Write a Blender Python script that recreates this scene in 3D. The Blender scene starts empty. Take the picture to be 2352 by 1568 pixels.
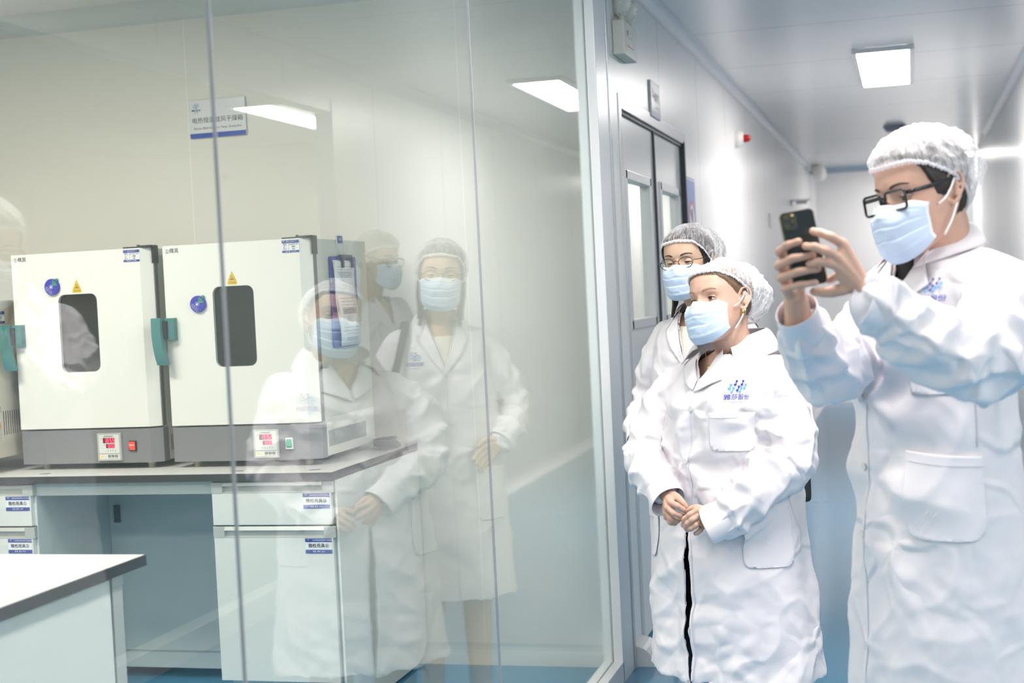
import bpy, bmesh, math, random
import numpy as np
from mathutils import Vector, Matrix, noise
from mathutils.bvhtree import BVHTree

# ------------------------------------------------------------------ camera, world, exposure
SC = bpy.context.scene
COL = SC.collection
cam = bpy.data.cameras.new('camera')
cam.sensor_width = 36.0
cam.lens = 36.0 * 3346.644 / 2352.0
cam.clip_start = 0.05
cam.dof.use_dof = True
cam.dof.focus_distance = 4.7
cam.dof.aperture_fstop = 3.2
camo = bpy.data.objects.new('camera', cam)
COL.objects.link(camo)
camo.matrix_world = Matrix(((0.96359185, 0.03791346, 0.26467587, 1.1471378),
                            (0.26294041, 0.04522312, -0.96375163, 0.0),
                            (-0.04850863, 0.9982572, 0.03360765, 1.55),
                            (0, 0, 0, 1)))
SC.camera = camo
SC.view_settings.view_transform = 'Standard'
SC.view_settings.look = 'None'
SC.view_settings.gamma = 1.0
SC.view_settings.use_curve_mapping = False
SC.view_settings.exposure = 0.52
w = bpy.data.worlds.new('world'); SC.world = w; w.use_nodes = True
w.node_tree.nodes['Background'].inputs[0].default_value = (0.9, 0.9, 0.9, 1)
w.node_tree.nodes['Background'].inputs[1].default_value = 0.25
SC.cycles.max_bounces = 6
SC.cycles.diffuse_bounces = 3
SC.cycles.glossy_bounces = 3
SC.cycles.transparent_max_bounces = 20
SC.cycles.use_adaptive_sampling = True
SC.cycles.adaptive_threshold = 0.08
SC.cycles.adaptive_min_samples = 16
SC.cycles.sample_clamp_indirect = 4.0
SC.cycles.use_denoising = True
LAMP_CORRIDOR = 22.0
LAMP_LAB = 31.0

# ------------------------------------------------------------------ materials
def mat(name, col, rough=0.5, metal=0.0, spec=0.5, emit=None, es=0.0, bump=0.0, bscale=50.0, alpha=1.0, sheen=0.0,
        sss=0.0, coat=0.0, vary=0.0, vscale=8.0, bdist=0.002):
    m = bpy.data.materials.new(name); m.use_nodes = True
    nt = m.node_tree; b = nt.nodes['Principled BSDF']
    c = (col[0], col[1], col[2], 1)
    b.inputs['Base Color'].default_value = c
    b.inputs['Roughness'].default_value = rough
    b.inputs['Metallic'].default_value = metal
    b.inputs['Specular IOR Level'].default_value = spec
    b.inputs['Alpha'].default_value = alpha
    if coat: b.inputs['Coat Weight'].default_value = coat
    if sheen: b.inputs['Sheen Weight'].default_value = sheen
    if sss:
        b.inputs['Subsurface Weight'].default_value = sss
        b.inputs['Subsurface Radius'].default_value = (0.012, 0.005, 0.003)
        b.inputs['Subsurface Scale'].default_value = 1.0
    if emit:
        b.inputs['Emission Color'].default_value = (*emit, 1); b.inputs['Emission Strength'].default_value = es
    tc = nt.nodes.new('ShaderNodeTexCoord')
    if bump:
        n = nt.nodes.new('ShaderNodeTexNoise'); n.inputs['Scale'].default_value = bscale; n.inputs['Detail'].default_value = 4
        bp = nt.nodes.new('ShaderNodeBump'); bp.inputs['Strength'].default_value = bump; bp.inputs['Distance'].default_value = bdist
        nt.links.new(tc.outputs['Object'], n.inputs['Vector']); nt.links.new(n.outputs['Fac'], bp.inputs['Height'])
        nt.links.new(bp.outputs['Normal'], b.inputs['Normal'])
    n2 = nt.nodes.new('ShaderNodeTexNoise'); n2.inputs['Scale'].default_value = vscale; n2.inputs['Detail'].default_value = 3
    mr = nt.nodes.new('ShaderNodeMapRange')
    mr.inputs['To Min'].default_value = 1 - vary; mr.inputs['To Max'].default_value = 1 + vary
    mx = nt.nodes.new('ShaderNodeMix'); mx.data_type = 'RGBA'; mx.blend_type = 'MULTIPLY'; mx.inputs[0].default_value = 1.0
    nt.links.new(tc.outputs['Object'], n2.inputs['Vector']); nt.links.new(n2.outputs['Fac'], mr.inputs['Value'])
    mx.inputs[6].default_value = c
    nt.links.new(mr.outputs['Result'], mx.inputs[7]); nt.links.new(mx.outputs[2], b.inputs['Base Color'])
    return m

def seam_mat(name, col, rough, axis, first, step, width=0.004, dark=0.55, coat=0.0, spec=0.5, wav=0.0):
    """painted steel cleanroom panels: plain sheet with thin seams every `step` metres along one world axis"""
    m = mat(name, col, rough, spec=spec, vary=0.015, vscale=1.3, coat=coat)
    nt = m.node_tree; b = nt.nodes['Principled BSDF']
    g = nt.nodes.new('ShaderNodeNewGeometry'); s = nt.nodes.new('ShaderNodeSeparateXYZ')
    nt.links.new(g.outputs['Position'], s.inputs[0])
    def M(op, a, bb):
        n = nt.nodes.new('ShaderNodeMath'); n.operation = op
        for i, v in enumerate((a, bb)):
            if isinstance(v, (int, float)): n.inputs[i].default_value = v
            elif v is not None: nt.links.new(v, n.inputs[i])
        return n.outputs[0]
    v = M('SUBTRACT', s.outputs['XYZ'.index(axis)], first - step / 2)
    v = M('MODULO', v, step); v = M('ADD', v, step); v = M('MODULO', v, step)
    v = M('SUBTRACT', v, step / 2); v = M('ABSOLUTE', v, None)
    line = M('LESS_THAN', v, width / 2)
    src = b.inputs['Base Color'].links[0].from_socket
    mx = nt.nodes.new('ShaderNodeMix'); mx.data_type = 'RGBA'
    nt.links.new(line, mx.inputs[0]); nt.links.new(src, mx.inputs[6])
    mx.inputs[7].default_value = (col[0]*dark, col[1]*dark, col[2]*dark, 1)
    nt.links.new(mx.outputs[2], b.inputs['Base Color'])
    if wav:
        n = nt.nodes.new('ShaderNodeTexNoise'); n.inputs['Scale'].default_value = 1.6; n.inputs['Detail'].default_value = 1
        bp = nt.nodes.new('ShaderNodeBump'); bp.inputs['Strength'].default_value = wav; bp.inputs['Distance'].default_value = 0.01
        nt.links.new(g.outputs['Position'], n.inputs['Vector']); nt.links.new(n.outputs['Fac'], bp.inputs['Height'])
        nt.links.new(bp.outputs['Normal'], b.inputs['Normal'])
    return m

def glass_mat(name, tint, ior=1.5, boost=1.0):
    """flat pane: Fresnel mix of a mirror reflection and straight tinted transmission"""
    m = bpy.data.materials.new(name); m.use_nodes = True
    nt = m.node_tree; nt.nodes.clear()
    out = nt.nodes.new('ShaderNodeOutputMaterial'); mx = nt.nodes.new('ShaderNodeMixShader')
    tr = nt.nodes.new('ShaderNodeBsdfTransparent'); gl = nt.nodes.new('ShaderNodeBsdfGlossy'); fr = nt.nodes.new('ShaderNodeFresnel')
    ge = nt.nodes.new('ShaderNodeNewGeometry')
    mr = nt.nodes.new('ShaderNodeMapRange'); mr.inputs['To Min'].default_value = ior; mr.inputs['To Max'].default_value = 1 / ior
    nt.links.new(ge.outputs['Backfacing'], mr.inputs['Value']); nt.links.new(mr.outputs['Result'], fr.inputs['IOR'])
    ml = nt.nodes.new('ShaderNodeMath'); ml.operation = 'MULTIPLY'; ml.inputs[1].default_value = boost; ml.use_clamp = True
    nt.links.new(fr.outputs[0], ml.inputs[0])
    tr.inputs['Color'].default_value = (*tint, 1); gl.inputs['Roughness'].default_value = 0.0
    gl.inputs['Color'].default_value = (0.95, 1.0, 0.98, 1)
    nt.links.new(ml.outputs[0], mx.inputs[0]); nt.links.new(tr.outputs[0], mx.inputs[1]); nt.links.new(gl.outputs[0], mx.inputs[2])
    nt.links.new(mx.outputs[0], out.inputs['Surface'])
    return m

def floor_mat(name, col, rough):
    m = mat(name, col, rough, vary=0.03, vscale=0.8, spec=0.95)
    nt = m.node_tree; b = nt.nodes['Principled BSDF']
    tc = nt.nodes.new('ShaderNodeTexCoord'); n = nt.nodes.new('ShaderNodeTexNoise'); n.inputs['Scale'].default_value = 9; n.inputs['Detail'].default_value = 2
    bp = nt.nodes.new('ShaderNodeBump'); bp.inputs['Strength'].default_value = 0.008; bp.inputs['Distance'].default_value = 0.01
    nt.links.new(tc.outputs['Object'], n.inputs['Vector']); nt.links.new(n.outputs['Fac'], bp.inputs['Height']); nt.links.new(bp.outputs['Normal'], b.inputs['Normal'])
    return m

M = {}
M['wall_c'] = seam_mat('corridor_panel', (0.84, 0.845, 0.855), 0.30, 'Y', 7.12, 1.33, 0.009, 0.45, spec=0.6, wav=0.25)
M['wall_l'] = seam_mat('lab_panel', (0.83, 0.81, 0.74), 0.38, 'X', -1.892, 1.25, 0.004, 1.15)
M['wall_p'] = mat('lab_panel_plain', (0.83, 0.81, 0.75), 0.4, vary=0.01)
M['ceil_c'] = seam_mat('corridor_ceiling', (0.84, 0.85, 0.86), 0.22, 'Y', 7.98, 1.37, 0.012, 0.6, wav=0.2)
M['ceil_l'] = mat('lab_ceiling', (0.80, 0.80, 0.76), 0.4, vary=0.01)
M['floor'] = floor_mat('blue_epoxy', (0.080, 0.29, 0.475), 0.11)
M['cove'] = mat('aluminium_cove', (0.70, 0.73, 0.77), 0.35, metal=0.0, vary=0.02)
M['cove_l'] = mat('lab_cove', (0.66, 0.69, 0.66), 0.35, vary=0.02)
M['frame'] = mat('white_aluminium', (0.80, 0.81, 0.84), 0.3, vary=0.01)
M['frame_g'] = mat('grey_trim', (0.50, 0.53, 0.57), 0.3, metal=0.3, vary=0.02)
M['steel'] = mat('steel_door', (0.80, 0.80, 0.81), 0.28, metal=0.15, vary=0.03, vscale=3)
M['steel_d'] = mat('door_seal', (0.05, 0.055, 0.06), 0.5, vary=0.02)
M['glass'] = glass_mat('clear_glass', (0.98, 0.993, 0.987))
M['glass_thin'] = glass_mat('thin_glass', (0.97, 0.99, 0.98))
M['silicone'] = mat('silicone_joint', (0.33, 0.33, 0.36), 0.4, vary=0.03)
M['lamp_c'] = mat('lamp_diffuser_cool', (0.9, 0.9, 0.9), 0.5, emit=(1.0, 0.935, 0.885), es=LAMP_CORRIDOR)
M['lamp_l'] = mat('lamp_diffuser_warm', (0.9, 0.9, 0.9), 0.5, emit=(1.0, 0.95, 0.85), es=LAMP_LAB)
M['white'] = mat('white_plastic', (0.82, 0.82, 0.80), 0.35, vary=0.01)
M['cream'] = mat('cream_plastic', (0.70, 0.69, 0.62), 0.4, vary=0.01)
M['black'] = mat('black_plastic', (0.015, 0.016, 0.018), 0.35, vary=0.02)
M['ink'] = mat('black_ink', (0.02, 0.02, 0.025), 0.6)
M['grey_ink'] = mat('grey_ink', (0.25, 0.27, 0.30), 0.6)
M['blue_print'] = mat('blue_print', (0.03, 0.06, 0.32), 0.45)
M['logo_blue'] = mat('logo_blue', (0.04, 0.06, 0.42), 0.5)
M['logo_light'] = mat('logo_light_blue', (0.12, 0.42, 0.80), 0.5)
M['red_ink'] = mat('red_ink', (0.55, 0.02, 0.03), 0.5)
M['paper'] = mat('white_paper', (0.85, 0.86, 0.88), 0.6, vary=0.01)

# ------------------------------------------------------------------ helpers
def tag(o, label=None, cat=None, group=None, kind=None):
    if label: o['label'] = label
    if cat: o['category'] = cat
    if group: o['group'] = group
    if kind: o['kind'] = kind
    return o

def link(name, me, m=None, parent=None, smooth=False):
    o = bpy.data.objects.new(name, me); COL.objects.link(o)
    if m is not None:
        idx = [0]*len(me.polygons); me.polygons.foreach_get('material_index', idx)
        me.materials.clear()
        for x in (m if isinstance(m, (list, tuple)) else [m]): me.materials.append(x)
        me.polygons.foreach_set('material_index', idx)
    if parent is not None: o.parent = parent
    if smooth: me.shade_smooth()
    return o

def empty(name, label, cat, loc=(0, 0, 0), rotz=0.0, group=None):
    o = bpy.data.objects.new(name, None); COL.objects.link(o); o.empty_display_size = 0.05
    o.location = loc; o.rotation_euler = (0, 0, rotz)
    return tag(o, label, cat, group)

def obj(name, bm, m, parent=None, smooth=False):
    me = bpy.data.meshes.new(name); bm.normal_update(); bm.to_mesh(me); bm.free()
    return link(name, me, m, parent, smooth)

def B(): return bmesh.new()

def box(bm, x0, x1, y0, y1, z0, z1, bev=0.0, mi=0, seg=2):
    r = bmesh.ops.create_cube(bm, size=1.0)
    vs = r['verts']
    for v in vs:
        v.co.x = x0 + (v.co.x + .5) * (x1 - x0); v.co.y = y0 + (v.co.y + .5) * (y1 - y0); v.co.z = z0 + (v.co.z + .5) * (z1 - z0)
    fs = list({f for v in vs for f in v.link_faces})
    for f in fs: f.material_index = mi
    if bev > 0:
        es = list({e for v in vs for e in v.link_edges})
        r = bmesh.ops.bevel(bm, geom=es, offset=bev, segments=seg, affect='EDGES', profile=0.6)
        for f in r['faces']: f.material_index = mi
    return bm

def prism(bm, pts, axis, a, b, mi=0):
    """extrude a 2-D outline (two other world axes in order) from a to b along axis"""
    def P(p, t):
        if axis == 'X': return (t, p[0], p[1])
        if axis == 'Y': return (p[0], t, p[1])
        return (p[0], p[1], t)
    va = [bm.verts.new(P(p, a)) for p in pts]; vb = [bm.verts.new(P(p, b)) for p in pts]
    n = len(pts); fs = [bm.faces.new(va[::-1]), bm.faces.new(vb)]
    for i in range(n): fs.append(bm.faces.new((va[i], va[(i+1) % n], vb[(i+1) % n], vb[i])))
    for f in fs: f.material_index = mi
    bmesh.ops.recalc_face_normals(bm, faces=fs)
    return bm

def rrect(x0, x1, z0, z1, r, n=6):
    pts = []
    for cx, cz, a0 in ((x1-r, z1-r, 0), (x0+r, z1-r, 90), (x0+r, z0+r, 180), (x1-r, z0+r, 270)):
        for i in range(n+1):
            a = math.radians(a0 + 90*i/n); pts.append((cx + r*math.cos(a), cz + r*math.sin(a)))
    return pts

def frames(pts):
    """parallel-transport frames along a polyline"""
    pts = [Vector(p) for p in pts]; n = len(pts); T = []
    for i in range(n):
        t = (pts[min(i+1, n-1)] - pts[max(i-1, 0)]); T.append(t.normalized())
    u = T[0].orthogonal().normalized(); out = []
    for i in range(n):
        u = (u - T[i] * u.dot(T[i]))
        u = u.normalized() if u.length > 1e-6 else T[i].orthogonal().normalized()
        out.append((pts[i], u.copy(), T[i].cross(u)))
    return out

def tube(bm, pts, r, seg=10, cap=True, up=None, flat=1.0, mi=0):
    """swept tube; r a number or list; flat squashes the second axis; up fixes the first axis"""
    fr = frames(pts); n = len(fr)
    if isinstance(r, (int, float)): r = [r]*n
    rings = []
    for i, (c, u, v) in enumerate(fr):
        if up is not None:
            t = u.cross(v).normalized(); uu = (Vector(up) - t*Vector(up).dot(t)).normalized(); u, v = uu, t.cross(uu)
        rings.append([bm.verts.new(c + (u*math.cos(2*math.pi*k/seg) + v*math.sin(2*math.pi*k/seg)*flat)*r[i]) for k in range(seg)])
    fs = []
    for i in range(n-1):
        for k in range(seg):
            fs.append(bm.faces.new((rings[i][k], rings[i][(k+1) % seg], rings[i+1][(k+1) % seg], rings[i+1][k])))
    if cap:
        fs.append(bm.faces.new(rings[0][::-1])); fs.append(bm.faces.new(rings[-1]))
    for f in fs: f.material_index = mi
    return bm

def smooth_path(pts, n=8):
    """Catmull-Rom through the points (tuples of any length)"""
    pts = [np.array(p, float) for p in pts]
    P = [2*pts[0]-pts[1]] + pts + [2*pts[-1]-pts[-2]]; out = []
    for i in range(1, len(P)-2):
        for k in range(n):
            t = k/n
            out.append(0.5*((2*P[i]) + (-P[i-1]+P[i+1])*t + (2*P[i-1]-5*P[i]+4*P[i+1]-P[i+2])*t*t + (-P[i-1]+3*P[i]-3*P[i+1]+P[i+2])*t**3))
    out.append(pts[-1]); return [tuple(p) for p in out]

def capsule(bm, path, rad, seg=14, cap_n=3, ax=None):
    """closed rounded tube along smooth path; radii list matches path; ax=(vector, flat)"""
    q = smooth_path([tuple(p)+(r,) for p, r in zip(path, rad)], 5)
    P = [Vector(p[:3]) for p in q]; R = [p[3] for p in q]
    t0 = (P[0]-P[1]).normalized(); t1 = (P[-1]-P[-2]).normalized()
    pre = [(P[0]+t0*R[0]*math.sin(a), R[0]*math.cos(a)) for a in [math.radians(85-80*i/cap_n) for i in range(cap_n)]]
    post = [(P[-1]+t1*R[-1]*math.sin(a), R[-1]*math.cos(a)) for a in [math.radians(5+80*(i+1)/cap_n) for i in range(cap_n)]]
    A = [p for p, _ in pre] + P + [p for p, _ in post]; Rr = [r for _, r in pre] + R + [r for _, r in post]
    tube(bm, A, Rr, seg, up=ax[0] if ax else None, flat=ax[1] if ax else 1.0)
    return bm

def disc_pts(r, n=24, cx=0, cy=0): return [(cx+r*math.cos(2*math.pi*i/n), cy+r*math.sin(2*math.pi*i/n)) for i in range(n)]

def text_mesh(body, size, bold=False, align='CENTER', extrude=0.0):
    cu = bpy.data.curves.new('lettering', 'FONT'); cu.body = body; cu.size = size
    cu.align_x = align; cu.align_y = 'CENTER'; cu.resolution_u = 2
    cu.extrude = extrude
    o = bpy.data.objects.new('t', cu); COL.objects.link(o)
    dg = bpy.context.evaluated_depsgraph_get()
    me = bpy.data.meshes.new_from_object(o.evaluated_get(dg)); bpy.data.objects.remove(o); bpy.data.curves.remove(cu)
    return me

def add_mesh(bm, me, mtx, mi=0):
    n0 = len(bm.faces); nv = len(bm.verts)
    bm.from_mesh(me); bm.verts.ensure_lookup_table(); bm.faces.ensure_lookup_table()
    for v in bm.verts[nv:]: v.co = mtx @ v.co
    for f in bm.faces[n0:]: f.material_index = mi
    return bm

def text(bm, body, size, mtx, mi=0, bold=False, align='CENTER'):
    me = text_mesh(body, size, bold, align); add_mesh(bm, me, mtx, mi)
    if bold:      # heavier strokes: the same outline again, a hair to the side
        for dx, dy in ((.022, 0), (0, .018)): add_mesh(bm, me, mtx @ Matrix.Translation((dx*size, dy*size, .00002)), mi)
    bpy.data.meshes.remove(me)

# local 2-D frames for decals: text x -> world dir, text y -> world z
def facing_negY(x, y, z, s=1.0): return Matrix(((s, 0, 0, x), (0, 0, -1, y), (0, s, 0, z), (0, 0, 0, 1)))
def facing_posX(x, y, z, s=1.0): return Matrix(((0, 0, 1, x), (s, 0, 0, y), (0, s, 0, z), (0, 0, 0, 1)))

def flat_rect(bm, mtx, x0, x1, y0, y1, d=0.0, mi=0):
    vs = [bm.verts.new(mtx @ Vector(p)) for p in ((x0, y0, d), (x1, y0, d), (x1, y1, d), (x0, y1, d))]
    f = bm.faces.new(vs); f.material_index = mi
def flat_poly(bm, mtx, pts, d=0.0, mi=0):
    vs = [bm.verts.new(mtx @ Vector((p[0], p[1], d))) for p in pts]
    f = bm.faces.new(vs); f.material_index = mi

def logo(bm, mtx, s, mi_dark, mi_light, words=True, mi_words=None):
    """company emblem: slanted dumbbell dots, four characters and a small line under them; s = width of the emblem"""
    dots = [(-.13, .40, 1), (.23, .40, 1), (-.42, .18, 0), (.38, .18, 0), (-.02, .06, 1), (-.30, -.02, 0), (.12, -.02, 0)]
    for x, y, d in dots:
        mi = mi_dark if d else mi_light
        for dx, dy, r in ((.035, .10, .068), (-.05, -.12, .072)):
            flat_poly(bm, mtx, disc_pts(r*s, 10, (x+dx)*s, (y+dy)*s), 0, mi)
        flat_poly(bm, mtx, [((x-.055)*s, (y-.12)*s), ((x-.01)*s, (y-.12)*s), ((x+.06)*s, (y+.10)*s), ((x+.01)*s, (y+.10)*s)], 0.00005, mi)
    if words:
        mw = mi_dark if mi_words is None else mi_words
        text(bm, '雅莎股份', .36*s, mtx @ Matrix.Translation((0, -.48*s, 0)), mw, bold=True)
        text(bm, 'YASHA INC.', .15*s, mtx @ Matrix.Translation((0, -.78*s, 0)), mw)
# ------------------------------------------------------------------ the room
H = 2.90
def struct(name, bm, m, parent=None, smooth=False):
    o = obj(name, bm, m, parent, smooth)
    if parent is None: o['kind'] = 'structure'
    return o
XR = 1.93      # right corridor wall
YE = 18.5      # end wall
b = B(); box(b, -4.6, 5.6, -5.2, YE+.2, -0.1, 0.0); struct('floor', b, M['floor'])
b = B(); box(b, -0.06, 5.6, -5.2, YE+.2, H, H+.1); struct('ceiling', b, M['ceil_c'])
b = B(); box(b, -4.6, -0.06, -5.2, YE+.2, H, H+.1); struct('ceiling', b, M['ceil_l'])
# lab shell
b = B(); box(b, -4.6, -0.10, 5.86, 5.94, 0, H); struct('wall_back', b, M['wall_l'])
b = B(); box(b, -4.6, -4.5, -5.2, 5.86, 0, H); struct('wall_left', b, M['wall_p'])
b = B(); box(b, -4.5, 5.6, -5.2, -5.1, 0, H); struct('wall_front', b, M['wall_p'])
# corridor left wall with the door opening
b = B()
box(b, -0.10, 0, 5.75, 6.03, 0, H); box(b, -0.10, 0, 6.03, 7.88, 2.33, H); box(b, -0.10, 0, 7.88, YE, 0, H)
struct('wall_corridor', b, M['wall_c'])
# room behind the steel doors
b = B(); box(b, -2.6, -2.5, 5.94, 9.0, 0, H); box(b, -2.6, -0.1, 9.0, 9.1, 0, H); struct('wall_side', b, M['wall_p'])
# corridor right wall, glazed up to 7.8
b = B()
box(b, XR, XR+.1, 7.85, YE, 0, H); box(b, XR, XR+.1, -5.1, 7.85, 2.70, H)
struct('wall_right', b, M['wall_c'])
b = B(); box(b, 5.5, 5.6, -5.1, 11.6, 0, H); box(b, XR+.1, 5.5, 11.5, 11.6, 0, H); struct('wall_outer', b, M['wall_p'])
b = B(); box(b, -0.1, XR+.1, YE, YE+.1, 0, H); struct('wall_end', b, M['wall_c'])

# coved trims: a quarter round between two planes
def cove(name, x, z, sx, sz, y0, y1, r, m, axis='Y'):
    pts = [(0, 0)] + [(r*(1-math.sin(a)), r*(1-math.cos(a))) for a in [math.radians(90*i/8) for i in range(9)]]
    pts = [(sx*p + x, sz*q + z) for p, q in pts]
    bm = B(); prism(bm, pts, axis, y0, y1); return bm
def trim(name, bms_m): pass
b = cove('', 0, H, 1, -1, 5.76, YE, 0.062, None); struct('trim_1', b, M['cove'], smooth=False)
b = cove('', XR, H, -1, -1, -5.1, 15.2, 0.062, None); struct('trim_2', b, M['cove'])
b = cove('', 5.86, H, -1, -1, -4.5, -0.1, 0.085, None, 'X')
# for axis X the outline is (y,z)
struct('trim_3', b, M['cove_l'])
b = cove('', 5.86, 0, -1, 1, -0.93, -0.07, 0.075, None, 'X'); struct('baseboard_back', b, M['cove_l'])
b = cove('', XR, 0, -1, 1, 7.85, YE, 0.10, None); struct('baseboard_right', b, M['frame'])
b = cove('', 0, 0, 1, 1, 7.95, YE, 0.10, None); struct('baseboard_left', b, M['frame'])
b = cove('', YE, 0, -1, 1, 0.0, XR, 0.10, None, 'X'); struct('baseboard_end', b, M['frame'])
b = cove('', YE, H, -1, -1, 0.0, XR, 0.07, None, 'X'); struct('trim_4', b, mat('blue_grey_trim', (0.35, 0.47, 0.56), 0.4, vary=0.02))
# vertical corner round at the far left corner, and the column of the right corner
b = B(); prism(b, [(0, YE), (0, YE-.09)] + [(.09*(1-math.cos(math.radians(a))), YE-.09+.09*math.sin(math.radians(a))) for a in range(15, 90, 15)] + [(.09, YE)], 'Z', 0.1, H-.07)
struct('trim_5', b, M['frame'])
b = B(); box(b, 1.80, 1.90, YE-.03, YE, 0.0, H-.07); struct('trim_6', b, mat('grey_column_trim', (0.40, 0.44, 0.47), 0.35, vary=0.02))
# rounded cove corner by the steel door
b = B()
for i in range(7):
    a0, a1 = math.radians(i*90/7), math.radians((i+1)*90/7); r0 = .085
    for (s, t) in ((0, 1),):
        v = [b.verts.new((r0*math.cos(a)*k2+0.002, 5.86 + yy, r0*math.sin(a)*k2)) for (a, yy, k2) in ((a0, -.05, 1.0), (a1, -.05, 1.0), (a1, .14, 1.0), (a0, .14, 1.0))]
        b.faces.new(v)
v = [b.verts.new((0.002, 5.81, 0))] + [b.verts.new((.085*math.cos(math.radians(i*15))+.002, 5.81, .085*math.sin(math.radians(i*15)))) for i in range(7)]
b.faces.new(v)
bmesh.ops.remove_doubles(b, verts=b.verts, dist=1e-5); bmesh.ops.recalc_face_normals(b, faces=b.faces)
struct('trim_7', b, M['frame'])

# ---- glazed partition between corridor and lab
XG = -0.026
win = bpy.data.objects.new('window_1', None); COL.objects.link(win); win['kind'] = 'structure'
def pane(y0, y1, z0, z1, x=XG, parent=win, m=None, th=.003):
    bm = B(); box(bm, x-th, x, y0, y1, z0, z1); return obj('glass_pane', bm, m or M['glass'], parent)
pane(-4.6, 2.3640, 0.06, 2.75); pane(2.3675, 3.9790, 0.06, 2.75); pane(3.9825, 5.56, 0.06, 2.75)
b = B(); box(b, XG-.0068, XG+.0004, 2.3640, 2.3675, 0.09, 2.72, .0005); obj('silicone_joint', b, M['silicone'], win)
b = B(); box(b, XG-.0068, XG+.0004, 3.9790, 3.9825, 0.09, 2.72, .0005); obj('silicone_joint', b, M['silicone'], win)
# bottom rail: outer and inner halves with the glass between
b = B()
box(b, XG, 0.012, -4.6, 5.56, 0.0, 0.088, .003); box(b, -.068, XG-.0065, -4.6, 5.56, 0.0, 0.088, .003); box(b, XG-.0065, XG, -4.6, 5.56, 0, .075)
obj('bottom_rail', b, M['frame'], win)
b = B()
box(b, XG, 0.012, -4.6, 5.56, 2.70, 2.79, .003); box(b, -.068, XG-.0065, -4.6, 5.56, 2.70, 2.79, .003)
obj('top_rail', b, M['frame'], win)
b = B()
box(b, XG+.0005, 0.012, 5.545, 5.76, 0.0, 2.79, .004); box(b, -.068, XG-.0066, 5.545, 5.86, 0.0, 2.79, .004); box(b, XG-.0066, XG+.0005, 5.56, 5.76, 0, 2.79)
obj('end_post', b, M['frame'], win)
b = B(); box(b, 0.0, 0.016, 5.762, 5.80, 0.0, H-.062, .003); obj('post_cover_strip', b, M['frame_g'], win)
b = B(); box(b, -.10, 0, -4.6, 5.76, 2.79, H); box(b, -.10, 0, -5.1, -4.6, 0, H); struct('wall_glazing', b, M['wall_c'])

# ---- glazed right side of the corridor
win2 = bpy.data.objects.new('window_2', None); COL.objects.link(win2); win2['kind'] = 'structure'
b = B()
for y in (-4.6, -0.5, 3.6): box(b, XR+.045, XR+.053, y+.02, y+4.08, 0.09, 2.66)
obj('glass_pane', b, M['glass_thin'], win2)
b = B()
box(b, XR, XR+.1, -5.1, 7.78, 0.0, 0.12, .003); box(b, XR, XR+.1, -5.1, 7.78, 2.62, 2.70, .003)
for y in (-4.62, -.52, 3.58): box(b, XR+.01, XR+.09, y-.03, y+.03, .12, 2.62)
box(b, XR-.006, XR+.1, 7.76, 7.86, 0, 2.70, .003)
obj('window_frame', b, M['frame'], win2)

# ---- steel double door
door = bpy.data.objects.new('door_1', None); COL.objects.link(door); door['kind'] = 'structure'
b = B()
box(b, -0.08, 0.005, 6.02, 6.075, 0, 2.36, .002); box(b, -0.08, 0.005, 7.835, 7.90, 0, 2.36, .002); box(b, -0.08, 0.005, 6.075, 7.835, 2.30, 2.36, .002)
obj('door_frame', b, mat('door_frame_grey', (0.58, 0.60, 0.63), 0.3, metal=0.35, vary=0.03), door)
def leaf(y0, y1, wy0, wy1):
    wz0, wz1 = 1.37, 2.05
    bm = B(); x0, x1 = -.060, -.018
    box(bm, x0, x1, y0, wy0, .02, 2.29); box(bm, x0, x1, wy1, y1, .02, 2.29); box(bm, x0, x1, wy0, wy1, .02, wz0); box(bm, x0, x1, wy0, wy1, wz1, 2.29)
    lf = obj('door_leaf', bm, M['steel'], door)
    bm = B(); t = .035
    box(bm, x0-.006, x1+.008, wy0-.005, wy0+t, wz0-.005, wz1+.005, .003); box(bm, x0-.006, x1+.008, wy1-t, wy1+.005, wz0-.005, wz1+.005, .003)
    box(bm, x0-.006, x1+.008, wy0, wy1, wz0-.005, wz0+t, .003); box(bm, x0-.006, x1+.008, wy0, wy1, wz1-t, wz1+.005, .003)
    obj('window_frame', bm, mat('door_window_frame', (0.66, 0.68, 0.70), 0.3, metal=0.3, vary=0.02), lf)
    bm = B(); box(bm, -.042, -.036, wy0+.01, wy1-.01, wz0+.01, wz1-.01); obj('glass_pane', bm, M['glass_thin'], lf)
    return lf
l1 = leaf(6.08, 6.945, 6.19, 6.83); l2 = leaf(6.965, 7.83, 7.10, 7.72)
b = B(); box(b, -.05, -.008, 6.945, 6.965, .02, 2.29); obj('seal_strip', b, M['steel_d'], door)
b = B(); box(b, -.07, .010, 7.815, 7.838, .0, 2.31); obj('seal_strip', b, M['steel_d'], door)
b = B(); box(b, -.07, -.006, 6.08, 7.83, 2.285, 2.302); obj('seal_strip', b, M['steel_d'], door)
b = B(); tube(b, [(.045, 6.86, .95), (.045, 6.86, 1.30)], .011, 10); box(b, -.012, .045, 6.85, 6.87, .97, .99); box(b, -.012, .045, 6.85, 6.87, 1.26, 1.28)
obj('door_handle', b, mat('brushed_handle', (.6, .6, .62), .25, metal=1.0), l1)

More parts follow.
